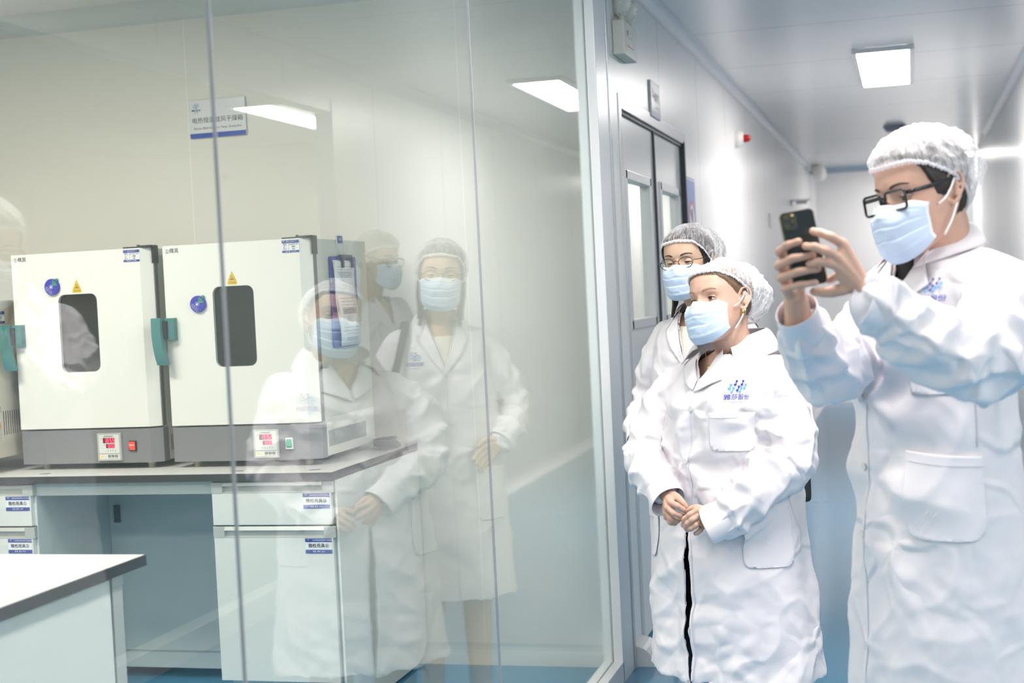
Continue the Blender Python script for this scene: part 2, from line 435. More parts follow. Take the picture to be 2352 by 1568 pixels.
# ---- ceiling lamps
def lamp(name, label, x0, x1, y0, y1, m, group='flat panel lamps on the ceilings', z=H):
    cx, cy = (x0+x1)/2, (y0+y1)/2
    t = empty(name, label, 'ceiling lamp', (cx, cy, z), 0, group)
    a, c = (x1-x0)/2, (y1-y0)/2
    bm = B(); w2 = .028
    box(bm, -a-w2, a+w2, -c-w2, -c, -.03, -.001, .004); box(bm, -a-w2, a+w2, c, c+w2, -.03, -.001, .004)
    box(bm, -a-w2, -a, -c, c, -.03, -.001, .004); box(bm, a, a+w2, -c, c, -.03, -.001, .004)
    obj('lamp_frame', bm, M['frame'], t)
    bm = B(); flat_poly(bm, Matrix.Identity(4), [(-a, c), (a, c), (a, -c), (-a, -c)], -.022)
    obj('lamp_diffuser', bm, m, t)
    return t
lamp('ceiling_lamp', 'flat white panel lamp on the corridor ceiling above the far end of the door wall', .89, 1.195, 9.02, 10.62, M['lamp_c'])
lamp('ceiling_lamp', 'narrow bright lamp across the corridor ceiling just before the end wall', 1.15, XR-.03, 17.25, 17.75, M['lamp_c'])
lamp('ceiling_lamp', 'panel lamp over the phone-holding man at the near end of the corridor', .80, 1.25, 2.6, 4.4, M['lamp_c'])
lamp('ceiling_lamp', 'panel lamp on the corridor ceiling behind the photographer', .75, 1.30, -3.4, -1.6, M['lamp_c'])
lamp('ceiling_lamp', 'panel lamp in the glazed room right of the corridor, mirrored in the lab glass', 2.86, 3.15, 9.0, 10.5, M['lamp_c'])
lamp('ceiling_lamp', 'panel lamp in the glazed room right of the corridor, behind the photographer', 3.3, 3.9, .5, 2.5, M['lamp_c'])
lamp('ceiling_lamp', 'panel lamp over the lab counter with the two drying ovens', -2.7, -1.5, 3.30, 3.75, M['lamp_l'])
lamp('ceiling_lamp', 'panel lamp over the near lab bench', -2.9, -1.7, .4, .9, M['lamp_l'])
lamp('ceiling_lamp', 'panel lamp in the room behind the steel double door', -1.5, -1.1, 6.9, 8.0, M['lamp_c'])
# ------------------------------------------------------------------ lab furniture
M['worktop'] = mat('worktop_white', (0.72, 0.71, 0.69), 0.30, vary=0.02)
M['edge_dark'] = mat('worktop_dark_edge', (0.032, 0.032, 0.034), 0.4, vary=0.15, vscale=40)
M['cab'] = mat('cabinet_grey_white', (0.75, 0.765, 0.725), 0.35, vary=0.01)
M['cab_side'] = mat('cabinet_blue_grey', (0.60, 0.665, 0.655), 0.4, vary=0.015)
M['alu'] = mat('satin_aluminium', (0.62, 0.63, 0.60), 0.35, metal=0.35, vary=0.02)
M['shadow_gap'] = mat('dark_gap', (0.10, 0.12, 0.13), 0.6)

def worktop(name, label, x0, x1, y0, y1, zt=.93, th=.028):
    t = empty(name, label, 'worktop', ((x0+x1)/2, (y0+y1)/2, zt-th))
    X, Y = (x0+x1)/2, (y0+y1)/2
    b = B(); box(b, x0-X, x1-X, y0-Y, y1-Y, .004, th+.0); obj('top_surface', b, M['worktop'], t)
    b = B()
    e = .003
    box(b, x0-X-e, x1-X+e, y0-Y-e, y0-Y, 0, th-.001); box(b, x0-X-e, x1-X+e, y1-Y, y1-Y+e, 0, th-.001)
    box(b, x0-X-e, x0-X, y0-Y, y1-Y, 0, th-.001); box(b, x1-X, x1-X+e, y0-Y, y1-Y, 0, th-.001); box(b, x0-X, x1-X, y0-Y, y1-Y, 0, .004)
    obj('dark_edge', b, M['edge_dark'], t)
    return t
worktop('worktop', 'long white worktop with dark edge carrying the drying ovens', -4.4, -.905, 4.913, 5.855)
worktop('worktop', 'white worktop with dark edge on the nearest bench, empty', -4.2, -.756, .6, 3.303)

def label_card(parent, mtx, num, w=.105, h=.056):
    """blue and white drawer label: header line, four characters with a circled number, footer words"""
    b = B()
    flat_rect(b, mtx, -w/2, w/2, -h/2, h/2, .0004, 0)
    flat_rect(b, mtx, -w/2, w/2, h/2-.014, h/2, .0008, 1); flat_rect(b, mtx, -w/2, w/2, -h/2, -h/2+.014, .0008, 1)
    text(b, '微检用具' + num, .0165, mtx @ Matrix.Translation((0, 0, .0012)), 2, bold=True)
    text(b, '杭州雅莎股份有限公司质量部', .0062, mtx @ Matrix.Translation((.016, h/2-.007, .0012)), 0)
    text(b, '整理  整顿  清洁', .0068, mtx @ Matrix.Translation((0, -h/2+.007, .0012)), 0)
    logo(b, mtx @ Matrix.Translation((-w/2+.012, h/2-.006, .0012)), .008, 0, 0, words=False)
    return obj('drawer_label', b, [M['paper'], M['blue_print'], M['ink']], parent)

def cabinet(label, x0, x1, nums, yf=4.929, yb=5.50, z0=.05, z1=.898, right_label=True):
    t = empty('base_cabinet', label, 'cabinet', ((x0+x1)/2, (yf+yb)/2, 0)); X, Y = (x0+x1)/2, (yf+yb)/2
    b = B(); box(b, x0-X, x1-X, yf-Y+.02, yb-Y, z0, z1, .002); box(b, x0-X+.02, x1-X-.02, yf-Y+.06, yb-Y-.02, 0, z0)
    body = obj('cabinet_body', b, M['cab_side'], t)
    def front(za, zb, kind, num):
        b = B(); box(b, x0-X+.004, x1-X-.012, yf-Y, yf-Y+.019, za, zb-.042, .0015)
        d = obj(kind, b, M['cab'], t)
        # recessed aluminium grip along the top of the front
        b = B()
        xa, xb = x0-X+.002, x1-X-.002
        prism(b, [(yf-Y-.001, zb-.014), (yf-Y+.004, zb), (yf-Y+.02, zb), (yf-Y+.02, zb-.0425), (yf-Y, zb-.0425), (yf-Y, zb-.039), (yf-Y+.014, zb-.036), (yf-Y+.014, zb-.016)], 'X', xa+.045, xb-.045)
        for s, e in ((xa, xa+.045), (xb-.045, xb)): box(b, s, e, yf-Y-.001, yf-Y+.02, zb-.0425, zb, .0015)
        obj('grip_rail', b, M['alu'], d)
        b = B(); box(b, x0-X+.003, x1-X-.003, yf-Y+.012, yf-Y+.02, zb, zb+.005); obj('shadow_gap', b, M['shadow_gap'], d)
        if num: label_card(d, facing_negY(x1-X-.07, yf-Y-.0005, zb-.042-.030), num)
    front(.735, .895, 'drawer', nums[0]); front(.155 if z0 < .1 else z0, .729, 'cabinet_door', nums[1])
    return t
c = cabinet('white base cabinet at the right end of the oven worktop, labels 3 and 4', -1.402, -.908, ('③', '④'), z0=.15, yb=5.84)
c.location.z = 0
cabinet('white base cabinet left of the knee space, labels 1 and 2', -2.66, -2.16, ('①', '②'), z0=.15, yb=5.84)
# plinth/end panel of the right cabinet reaches the floor at its side
b = B()
prism(b, [(4.94, .15), (4.94, .898), (5.85, .898), (5.85, .08), (5.80, .03), (5.72, .012), (5.0, .012)], 'X', -.908, -.900)
o = obj('end_panel', b, M['cab'], None); tag(o, 'plain pale end panel closing the right end of the oven bench', 'panel')
# knee space: apron and back panel
t = empty('knee_space_panel', 'blue grey back panel and rail of the knee space below the ovens', 'panel', (-1.78, 5.45, 0))
b = B(); box(b, -.378, .376, .02, .035, .045, .895); obj('back_panel', b, M['cab_side'], t)
b = B(); box(b, -.378, .376, .014, .02, .118, .122); obj('panel_seam', b, M['alu'], t)
b = B(); box(b, -.378, .376, .014, .02, .772, .778); obj('panel_seam', b, M['alu'], t)
b = B(); box(b, -.378, .376, -.50, -.48, .850, .898, .002); obj('front_rail', b, M['cab'], t)
b = B(); box(b, -.352, -.325, .006, .02, .66, .735, .003); obj('socket', b, M['black'], t)
# near bench body
t = empty('base_cabinet', 'pale bench body under the nearest worktop', 'cabinet', (-2.4, 2.0, 0))
b = B(); box(b, -1.7, 1.585, -1.35, 1.20, .06, .897, .002); obj('cabinet_body', b, M['cab'], t)
b = B(); box(b, 1.585, 1.600, -1.35, 1.205, .06, .885, .002); obj('side_panel', b, M['cab'], t)
b = B(); box(b, 1.583, 1.600, 1.215, 1.262, .0, .86, .002); box(b, 1.580, 1.602, 1.213, 1.264, .86, .90, .002); obj('corner_post', b, M['alu'], t)
b = B(); box(b, 1.572, 1.59, 1.203, 1.217, .02, .895); obj('shadow_gap', b, M['shadow_gap'], t)

# ---- drying ovens
M['oven_white'] = mat('oven_white_enamel', (0.80, 0.79, 0.74), 0.28, vary=0.01)
M['oven_body'] = mat('oven_body_grey_green', (0.62, 0.64, 0.58), 0.35, vary=0.01)
M['oven_grey'] = mat('oven_control_grey', (0.20, 0.20, 0.21), 0.4, bump=.15, bscale=900, vary=0.03, bdist=.0005)
M['teal'] = mat('teal_handle', (0.055, 0.20, 0.20), 0.35, vary=0.03)
M['rubber'] = mat('cream_rubber', (0.55, 0.54, 0.42), 0.5, vary=0.03)
M['oven_glass'] = mat('oven_window_glass', (0.012, 0.014, 0.012), 0.06, spec=0.45, alpha=0.62)
M['oven_dark'] = mat('oven_chamber', (0.16, 0.16, 0.145), 0.4, metal=.5, vary=0.1)
M['wire'] = mat('shelf_wire', (0.62, 0.62, 0.56), 0.3, metal=.8)
M['disc_blue'] = mat('status_disc_blue', (0.04, 0.035, 0.42), 0.3)
M['green_print'] = mat('green_print', (0.02, 0.33, 0.12), 0.4)
M['yellow'] = mat('warning_yellow', (0.80, 0.56, 0.02), 0.45)
M['brown_ink'] = mat('brown_ink', (0.25, 0.14, 0.02), 0.5)
M['led_red'] = mat('led_red', (0.3, 0, 0.02), 0.4, emit=(1.0, 0.05, 0.12), es=2.6)
M['led_back'] = mat('led_window', (0.10, 0.01, 0.015), 0.2, emit=(0.5, 0.0, 0.02), es=.12)
M['ctrl_face'] = mat('controller_face', (0.66, 0.69, 0.66), 0.4)
M['ctrl_frame'] = mat('controller_frame', (0.42, 0.44, 0.41), 0.35)
M['orange_lit'] = mat('orange_button', (0.8, 0.35, 0.12), 0.4, emit=(1, .45, .15), es=.6)
M['red_lit'] = mat('red_rocker', (0.7, 0.03, 0.02), 0.25, emit=(1, .06, .03), es=.7)
M['green_sw'] = mat('green_rocker', (0.10, 0.45, 0.28), 0.2)
SEG = {'0': 'abcdef', '1': 'bc', '2': 'abged', '3': 'abgcd', '5': 'afgcd', '6': 'afgcde', '7': 'abc', '9': 'abfgcd', 'b': 'fgcde'}
def sevenseg(bm, s, h, mtx, mi):
    w = h*.5; x = 0
    for ch in s:
        if ch == '.':
            flat_rect(bm, mtx, x-w*.42, x-w*.18, 0, h*.13, 0, mi); continue
        t = h*.13; sl = .12
        def R(x0, x1, y0, y1):
            flat_poly(bm, mtx, [(x+x0+sl*y0, y0), (x+x1+sl*y0, y0), (x+x1+sl*y1, y1), (x+x0+sl*y1, y1)], 0, mi)
        for g in SEG[ch]:
            if g == 'a': R(t*.5, w-t*.5, h-t, h)
            if g == 'd': R(t*.5, w-t*.5, 0, t)
            if g == 'g': R(t*.5, w-t*.5, h/2-t/2, h/2+t/2)
            if g == 'f': R(0, t, h/2, h)
            if g == 'e': R(0, t, 0, h/2)
            if g == 'b': R(w-t, w, h/2, h)
            if g == 'c': R(w-t, w, 0, h/2)
        x += w*1.45
def asset_card(parent, mtx, w=.070, h=.047, name='asset_card'):
    b = B()
    flat_rect(b, mtx, -w/2, w/2, -h/2, h/2, .0005, 0)
    flat_rect(b, mtx, -w/2, w/2, h/2-.012, h/2, .001, 1); flat_rect(b, mtx, -w/2, w/2, -h/2, -h/2+.008, .001, 1)
    y = h/2-.012
    for i, (a, c) in enumerate((('物品名', '电热恒温鼓风干燥箱'), ('部 门', '质量部'), ('责任人', '张燕'))):
        yy = y-.0045-i*.009
        text(b, a, .0052, mtx @ Matrix.Translation((-w*.32, yy, .001)), 2, bold=True); text(b, c, .0042 if len(c) > 5 else .0052, mtx @ Matrix.Translation((w*.17, yy, .001)), 2, bold=True)
        flat_rect(b, mtx, -w/2, w/2, yy-.0047, yy-.0042, .001, 2)
    flat_rect(b, mtx, -w*.12, -w*.11, -h/2+.008, h/2-.012, .001, 2)
    text(b, '物品管理卡', .0085, mtx @ Matrix.Translation((.004, h/2-.006, .0015)), 0, bold=True)
    text(b, '保护设备 · 人人有责', .0048, mtx @ Matrix.Translation((0, -h/2+.004, .0015)), 0)
    logo(b, mtx @ Matrix.Translation((-w/2+.008, h/2-.005, .0015)), .007, 0, 0, words=False)
    return obj(name, b, [M['paper'], M['blue_print'], M['ink']], parent)

def oven(label, ox, pv, sv, switch, disc_xz, dot):
    y0 = 5.108; W = .612; t = empty('drying_oven', label, 'drying oven', (ox, y0, .93))
    # local: x 0..W, y 0 (door face)..+.59, z 0 = worktop
    b = B(); box(b, .004, W, .055, .592, .026, .862, .004); obj('oven_body', b, M['oven_body'], t)
    # side lower vent panel (white)
    b = B()
    box(b, W-.001, W+.0015, .08, .586, .028, .172, .0005); o = obj('side_vent_panel', b, M['oven_white'], t)
    b = B()
    for k in range(38):
        yy = .095 + k*.0105; box(b, W+.0013, W+.0022, yy, yy+.0042, .062, .124)
    obj('vent_slots', b, M['shadow_gap'], o)
    # control plinth, chamfered at the right
    b = B(); prism(b, [(0, .004), (.572, .004), (W+.002, .034), (W+.002, .075), (0, .075)], 'Z', .024, .158)
    o = obj('control_panel', b, M['oven_grey'], t)
    # controller
    fx = .345
    def C(d): return facing_negY(fx, .004-d, .138)   # origin top-left of controller
    cf = empty_part = None
    b = B(); box(b, fx-.002, fx+.103, -.006, .006, .034, .143, .002)
    ct = obj('temperature_controller', b, [M['ctrl_frame'], M['ctrl_face'], M['led_back'], M['led_red'], M['ink'], M['orange_lit'], M['grey_ink']], o)
    b = B(); mt = C(.0103)
    flat_rect(b, mt, .006, .095, -.098, -.001, 0, 1)
    flat_rect(b, mt, .006, .095, -.077, -.0745, .0003, 6)
    flat_poly(b, mt, [(.024, -.0095), (.064, -.0095), (.074, -.0045), (.034, -.0045)], .0003, 6)
    flat_rect(b, mt, .024, .076, -.034, -.013, .0003, 2); flat_rect(b, mt, .037, .076, -.054, -.0375, .0003, 2)
    sevenseg(b, pv, .0165, mt @ Matrix.Translation((.030, -.0315, .0006)), 3); sevenseg(b, sv, .0125, mt @ Matrix.Translation((.0415, -.052, .0006)), 3)
    text(b, 'PV', .006, mt @ Matrix.Translation((.018, -.017, .0005)), 4); text(b, 'SV', .006, mt @ Matrix.Translation((.031, -.041, .0005)), 4)
    for k in range(5):
        flat_rect(b, mt, .034+k*.0105, .0365+k*.0105, -.064, -.061, .0003, 3 if k == dot else 4)
        flat_rect(b, mt, .032+k*.0105, .0385+k*.0105, -.068, -.067, .0003, 6)
    flat_rect(b, mt, .012, .024, -.091, -.081, .0003, 5)
    for k in range(3):
        flat_rect(b, mt, .044+k*.0155, .056+k*.0155, -.0895, -.081, .0003, 4)
        flat_rect(b, mt, .044+k*.0155, .056+k*.0155, -.0945, -.0925, .0003, 6)
        c0 = (.05+k*.0155, -.0852); a0 = (180, 270, 90)[k]
        flat_poly(b, mt, [(c0[0]+.0033*math.cos(math.radians(a0+j*120)), c0[1]+.0033*math.sin(math.radians(a0+j*120))) for j in range(3)], .0005, 1)
    me2 = obj('controller_face', b, [M['ctrl_frame'], M['ctrl_face'], M['led_back'], M['led_red'], M['ink'], M['orange_lit'], M['grey_ink']], ct)
    me2.parent = o
    # rocker switch
    sx = .481
    b = B()
    if switch == 'red':
        box(b, sx-.001, sx+.031, -.003, .006, .071, .110, .001); sw = obj('power_switch', b, M['black'], o); sw['label'] = 'lit red rocker switch'
        b = B(); prism(b, [(-.003, .075), (-.010, .104), (-.004, .107), (-.001, .107), (-.001, .075)], 'X', sx+.003, sx+.026); k = obj('rocker', b, M['red_lit'], sw); k.parent = o
        b = B(); box(b, sx+.003, sx+.026, -.0085, -.007, .0935, .0955); obj('rocker_mark', b, M['paper'], o)
    else:
        box(b, sx-.006, sx+.024, -.003, .006, .066, .109, .001); sw = obj('power_switch', b, M['paper'], o); sw['label'] = 'green rocker switch in a white frame'
        b = B(); prism(b, [(-.004, .071), (-.0055, .077), (-.010, .078), (-.003, .104), (-.001, .104), (-.001, .071)], 'X', sx-.002, sx+.019); k = obj('rocker', b, M['green_sw'], o)
    # feet
    for (x, y) in ((.07, .06), (W-.07, .06), (.07, .52), (W-.07, .52)):
        b = B(); tube(b, [(x, y, 0), (x, y, .026)], [.013, .017], 16); obj('foot', b, M['rubber'], t)
    # door: slab with rounded window hole, chamfer right
    DZ0, DZ1 = .165, .864
    wx0, wx1, wz0, wz1 = .203, .375, .388, .697
    b = B()
    outer = [(0, DZ0), (.572, DZ0), (.572, DZ1), (0, DZ1)]
    inner = rrect(wx0, wx1, wz0, wz1, .028, 5)
    ob = [b.verts.new((p[0], 0, p[1])) for p in outer]; ib = [b.verts.new((p[0], 0, p[1])) for p in inner]
    es = [b.edges.new((ob[i], ob[(i+1) % 4])) for i in range(4)] + [b.edges.new((ib[i], ib[(i+1) % len(ib)])) for i in range(len(ib))]
    bmesh.ops.triangle_fill(b, use_beauty=True, use_dissolve=False, edges=es)
    for f in b.faces:
        if f.normal.y > 0: f.normal_flip()
    ib2 = [b.verts.new((p[0], .05, p[1])) for p in inner]
    n = len(ib)
    for i in range(n): b.faces.new((ib[i], ib2[i], ib2[(i+1) % n], ib[(i+1) % n]))
    # rim: left side, top, bottom, chamfer, right side
    def q(*p): b.faces.new([b.verts.new(c) for c in p])
    q((0, 0, DZ0), (0, 0, DZ1), (0, .052, DZ1), (0, .052, DZ0))
    q((.572, 0, DZ1), (.572, 0, DZ0), (W, .032, DZ0), (W, .032, DZ1)); q((W, .032, DZ1), (W, .032, DZ0), (W, .052, DZ0), (W, .052, DZ1))
    for z in (DZ0, DZ1): q((0, 0, z), (.572, 0, z), (W, .032, z), (W, .052, z), (0, .052, z))
    q((0, .052, DZ0), (W, .052, DZ0), (W, .052, wz0-.01), (0, .052, wz0-.01)); q((0, .052, wz1+.01), (W, .052, wz1+.01), (W, .052, DZ1), (0, .052, DZ1))
    bmesh.ops.remove_doubles(b, verts=b.verts, dist=1e-5); bmesh.ops.recalc_face_normals(b, faces=b.faces)
    dr = obj('oven_door', b, M['oven_white'], t)
    b = B(); prism(b, rrect(wx0-.0005, wx1+.0005, wz0-.0005, wz1+.0005, .028, 5), 'Y', .012, .016)
    obj('window_glass', b, M['oven_glass'], dr)
    b = B(); tube(b, [(p[0], .002, p[1]) for p in inner+[inner[0]]], .0018, 6, cap=False); obj('window_seal', b, M['shadow_gap'], dr)
    # chamber seen through the window
    b = B(); box(b, .075, .53, .0525, .0535, .30, .78)
    for f in list(b.faces):
        if abs(f.normal.y) > .5 and f.calc_center_median().y < .053: pass
    b.free()
    b = B()
    def qq(*p): b.faces.new([b.verts.new(c) for c in p])
    qq((.09, .42, .25), (.52, .42, .25), (.52, .42, .80), (.09, .42, .80)); qq((.09, .051, .25), (.09, .42, .25), (.09, .42, .80), (.09, .051, .80))
    qq((.52, .42, .25), (.52, .051, .25), (.52, .051, .80), (.52, .42, .80)); qq((.09, .051, .80), (.09, .42, .80), (.52, .42, .80), (.52, .051, .80)); qq((.09, .051, .25), (.52, .051, .25), (.52, .42, .25), (.09, .42, .25))
    obj('oven_chamber', b, M['oven_dark'], dr)
    b = B(); tube(b, [(.095, .06, .548), (.515, .06, .548)], .0022, 6)
    for k in range(15): tube(b, [(.11+k*.028, .06, .549), (.11+k*.028, .40, .549)], .0012, 5)
    obj('wire_shelf', b, M['wire'], dr)
    # hinge bracket (black) at the upper right
    b = B()
    box(b, .50, W-.01, .004, .045, DZ1, DZ1+.006, .001); box(b, W-.05, W+.006, .006, .06, DZ1+.001, DZ1+.010, .002)
    box(b, W+.001, W+.010, .02, .060, DZ1-.062, DZ1+.008, .002); tube(b, [(.557, .022, DZ1+.004), (.557, .022, DZ1+.013)], .006, 8)
    obj('hinge_bracket', b, M['black'], dr)
    b = B(); box(b, W-.001, W+.004, .034, .060, DZ0, DZ1-.05, .001); obj('door_gasket', b, mat('door_gasket', (.14, .14, .14), .5), t)
    # handle: teal curved lever and its block
    b = B(); prism(b, [(-.002, 0), (.045, 0), (.045, -.028), (.036, -.030), (.012, -.034), (-.001, -.030)], 'Z', .500, .585); obj('handle_block', b, M['teal'], dr)
    b = B()
    pth = smooth_path([(-.014, -.046, .587), (-.013, -.050, .54), (-.009, -.053, .49), (-.002, -.052, .44), (.004, -.046, .405)], 6)
    prof = [(-.026, .0), (.022, 0)]
    vs = []
    for (x, y, z) in pth:
        vs.append([b.verts.new((x+dx, y+dy, z)) for dx, dy in ((-.021, -.012), (.018, -.012), (.021, .0), (.021, .014), (-.021, .014), (-.024, 0))])
    for i in range(len(vs)-1):
        for k in range(6): b.faces.new((vs[i][k], vs[i][(k+1) % 6], vs[i+1][(k+1) % 6], vs[i+1][k]))
    b.faces.new(vs[0][::-1]); b.faces.new(vs[-1]); bmesh.ops.recalc_face_normals(b, faces=b.faces)
    obj('door_handle', b, M['teal'], dr)
    b = B(); tube(b, [(.010, -.036, .505), (.010, -.036, .575)], .012, 10); obj('latch_pin', b, M['black'], dr)
    # maker's mark top left
    b = B(); mt = facing_negY(.019, -.0006, DZ1-.021)
    for r0, mi in ((.0085, 0), (.0066, 1)): flat_poly(b, mt, disc_pts(r0, 20), .0001 if mi else 0, mi)
    flat_rect(b, mt, -.002, .002, -.0085, .006, .0002, 0)
    text(b, '精其', .020, mt @ Matrix.Translation((.030, 0, 0)), 0, bold=True)
    obj('maker_mark', b, [M['grey_ink'], M['oven_white']], dr)
    asset_card(dr, facing_negY(.538, -.0006, DZ1-.029))
    # warning triangle
    b = B(); mt = facing_negY(.289, -.0006, .702)
    flat_poly(b, mt, rrect(-.020, .020, 0, .014, .004, 3), 0, 0); flat_poly(b, mt, [(-.019, .0145), (.019, .0145), (0, .052)], 0, 0)
    flat_poly(b, mt, [(-.0165, .0155), (.0165, .0155), (0, .049)], .0002, 1); flat_poly(b, mt, [(-.0152, .0165), (.0152, .0165), (0, .0465)], .0004, 0)
    flat_poly(b, mt, [(-.0105, .0185), (.0105, .0185), (.006, .024), (-.006, .024)], .0006, 1)
    for k in (-1, 0, 1):
        pts = [(k*.0035+.0015*math.sin(u*6.28), .0255+u*.009) for u in np.linspace(0, 1, 8)]
        flat_poly(b, mt, [(p[0]-.0009, p[1]) for p in pts] + [(p[0]+.0009, p[1]) for p in pts[::-1]], .0006, 1)
    text(b, '注意高温', .0088, mt @ Matrix.Translation((0, .007, .0004)), 1)
    obj('warning_sticker', b, [M['yellow'], M['brown_ink']], dr)
    # status disc (magnetic): its own thing stuck to the door
    dx, dz = disc_xz
    d = empty('status_disc', 'round blue equipment status disc with green segment on the ' + ('left' if switch == 'red' else 'right') + ' oven door', 'status disc', (dx, y0-.0005, dz))
    b = B(); tube(b, [(0, 0, 0), (0, -.010, 0), (0, -.0125, 0)], [.0325, .0325, .031], 40); obj('disc_base', b, M['disc_blue'], d)
    b = B(); mt = facing_negY(0, -.0130, 0) @ Matrix.Rotation(math.radians(-42), 4, 'Z')
    flat_poly(b, mt, [(0.0, .006)] + [(.027*math.sin(math.radians(a)), .027*math.cos(math.radians(a))) for a in range(38, -30, -6)], 0, 1)
    text(b, '运行', .009, mt @ Matrix.Translation((.002, .021, .0003)), 2)
    flat_poly(b, mt, disc_pts(.0078, 20, 0, -.0005), .0001, 0); flat_poly(b, mt, disc_pts(.0070, 20, 0, -.0005), .0002, 3)
    flat_poly(b, mt, [(-.0020, -.006), (.0020, -.006), (.0020, -.001), (.0045, -.001), (0, .0045), (-.0045, -.001), (-.0020, -.001)], .0004, 0)
    text(b, '设备状态', .0090, mt @ Matrix.Translation((0, -.0150, .0003)), 0, bold=True); text(b, 'EQUIPMENT STATUS', .0040, mt @ Matrix.Translation((0, -.0222, .0003)), 0)
    obj('disc_print', b, [M['paper'], M['green_print'], M['ink'], M['disc_blue']], d)
    b = B(); tube(b, [(.022, -.004, .0275), (.022, -.009, .0275)], .006, 12); obj('pointer_tab', b, M['green_print'], d)
    return t
oven('white drying oven with red lit switch, the left of the two on the worktop', -2.316, '165.5', '165.6', 'red', (-2.133, 1.660), 0)
oven('white drying oven with green switch, clipboard hanging on its right side', -1.643, '159.2', '159.0', 'green', (-1.500, 1.564), 2)

# ---- beige cabinet machine at the far left
t = empty('incubator', 'beige lab machine cut off at the left edge, its side with stickers and vent slots', 'incubator', (-2.362, 4.95, .93))
M['beige'] = mat('beige_steel', (0.60, 0.56, 0.46), 0.4, vary=0.01)
b = B(); box(b, -.60, 0, 0.0, .60, .060, .688, .006); obj('machine_body', b, M['beige'], t)
for x, y in ((-.05, .05), (-.05, .52), (-.55, .05), (-.55, .52)):
    b = B(); tube(b, [(x, y, 0), (x, y, .062)], .016, 14); obj('foot', b, M['rubber'], t)
b = B(); mt = facing_posX(.0008, 0, 0)
flat_rect(b, mt, .060, .078, .575, .642, 0, 0)
for k in range(8): flat_rect(b, mt, .0615, .0765, .584+k*.007, .5875+k*.007, .0003, 1)
obj('rating_plate', b, [M['paper'], M['grey_ink']], t)
asset_card(t, facing_posX(.0008, .12, .62), name='asset_card')
b = B(); flat_rect(b, mt, .05, .090, .505, .560, 0, 1); flat_rect(b, mt, .05, .089, .507, .545, .0003, 0); text(b, '合格', .014, mt @ Matrix.Translation((.07, .527, .0006)), 2)
obj('green_sticker', b, [M['paper'], M['green_print'], M['grey_ink']], t)
b = B(); flat_rect(b, mt, .05, .088, .40, .475, 0, 0)
for k in range(6): flat_rect(b, mt, .052, .086, .409+k*.011, .413+k*.011, .0003, 1)
obj('grey_sticker', b, [M['alu'], M['ink']], t)
b = B()
for k in range(9): flat_rect(b, mt, .110+k*.0145, .1145+k*.0145, .150, .245, 0, 0)
obj('vent_slots', b, M['ink'], t)
b = B(); flat_rect(b, mt, .040, .096, .236, .268, 0, 3); flat_poly(b, mt, disc_pts(.010, 20, .048, .252), .0003, 1); flat_poly(b, mt, disc_pts(.007, 20, .048, .252), .0004, 0)
text(b, '荣捷仪器', .009, mt @ Matrix.Translation((.078, .259, .0003)), 2); text(b, 'ROUJEAN', .0085, mt @ Matrix.Translation((.078, .246, .0003)), 2, bold=True)
obj('maker_mark', b, [M['paper'], M['red_ink'], M['ink'], mat('sticker_pale', (.58, .60, .46), .5)], t)
b = B(); box(b, -.004, .002, .045, .090, .140, .225, .002); obj('switch_recess', b, M['alu'], t)
b = B(); prism(b, [(.002, .165), (.012, .185), (.010, .205), (.002, .208)], 'Y', .050, .075); obj('rocker', b, mat('orange_switch', (.62, .20, .05), .4), t)

# ---- clipboard hanging on the right oven
xs = -1.643+.612
t = empty('clipboard', 'blue clipboard with printed forms hanging on the side of the right oven', 'clipboard', (xs, 5.30, 1.38))
M['clip_blue'] = mat('clipboard_blue', (0.05, 0.06, 0.38), 0.35, vary=0.03)
b = B(); prism(b, rrect(-.012, .262, -.012, .345, .012, 4), 'X', .004, .008); obj('board', b, M['clip_blue'], t)
b = B()
for k, (dx, dz) in enumerate(((.0, .0), (.004, -.004), (.008, -.008))):
    vs = []
    for i in range(9):
        v = i/8; z = .33 - v*.33 - dz*0
        lift = .010 + k*.0012 + .012*math.sin(v*2.2)*v + .004*math.sin(v*9+k)
        vs.append([b.verts.new((lift + (.003 if j == 0 else 0), dx + j*.215/3 + v*.025, z - .004*k)) for j in range(4)])
    for i in range(8):
        for j in range(3): b.faces.new((vs[i][j], vs[i][j+1], vs[i+1][j+1], vs[i+1][j]))
o = obj('paper_sheets', b, M['paper'], t, True)
sol = o.modifiers.new('t', 'SOLIDIFY'); sol.thickness = .0004
b = B()
def pl(v): return .0145 + .012*math.sin(v*2.2)*v + .004*math.sin(v*9+2)
def mark(u0, u1, v0, v1):
    vs = [b.verts.new((pl(v)+.0016, .008 + u*.215 + v*.025, .33 - v*.33 - .008)) for (u, v) in ((u0, v1), (u1, v1), (u1, v0), (u0, v0))]
    b.faces.new(vs)
rnd = random.Random(5)
for v in (.05, .09, .22, .43, .47, .51, .78, .82, .86): mark(.12, .86, v, v+.004)
for v in (.115, .135, .155, .175, .545, .565, .585, .605, .905, .925):
    u = .15
    while u < .82:
        l = rnd.uniform(.015, .05); mark(u, u+l, v, v+.010); u += l + .012
for v in (.1, .15, .2, .3, .35, .4, .5, .55, .6, .65, .7, .75): mark(.95, .97, v, v+.02)
obj('printed_form', b, M['grey_ink'], t)
b = B(); tube(b, [(.012, .09, .337), (.020, .09, .345), (.020, .19, .345), (.012, .19, .337)], .0022, 8); box(b, .006, .020, .080, .20, .338, .352, .002)
for y in (.083, .185): box(b, .010, .026, y, y+.014, .300, .338, .002)
obj('clip', b, [M['black']], t)
b = B(); tube(b, [(.012, .125, .352), (.014, .12, .375), (.012, .122, .42)], .0012, 6); tube(b, [(.012, .14, .352), (.016, .15, .37), (.012, .165, .39)], .0012, 6); obj('wire_hook', b, M['wire'], t)
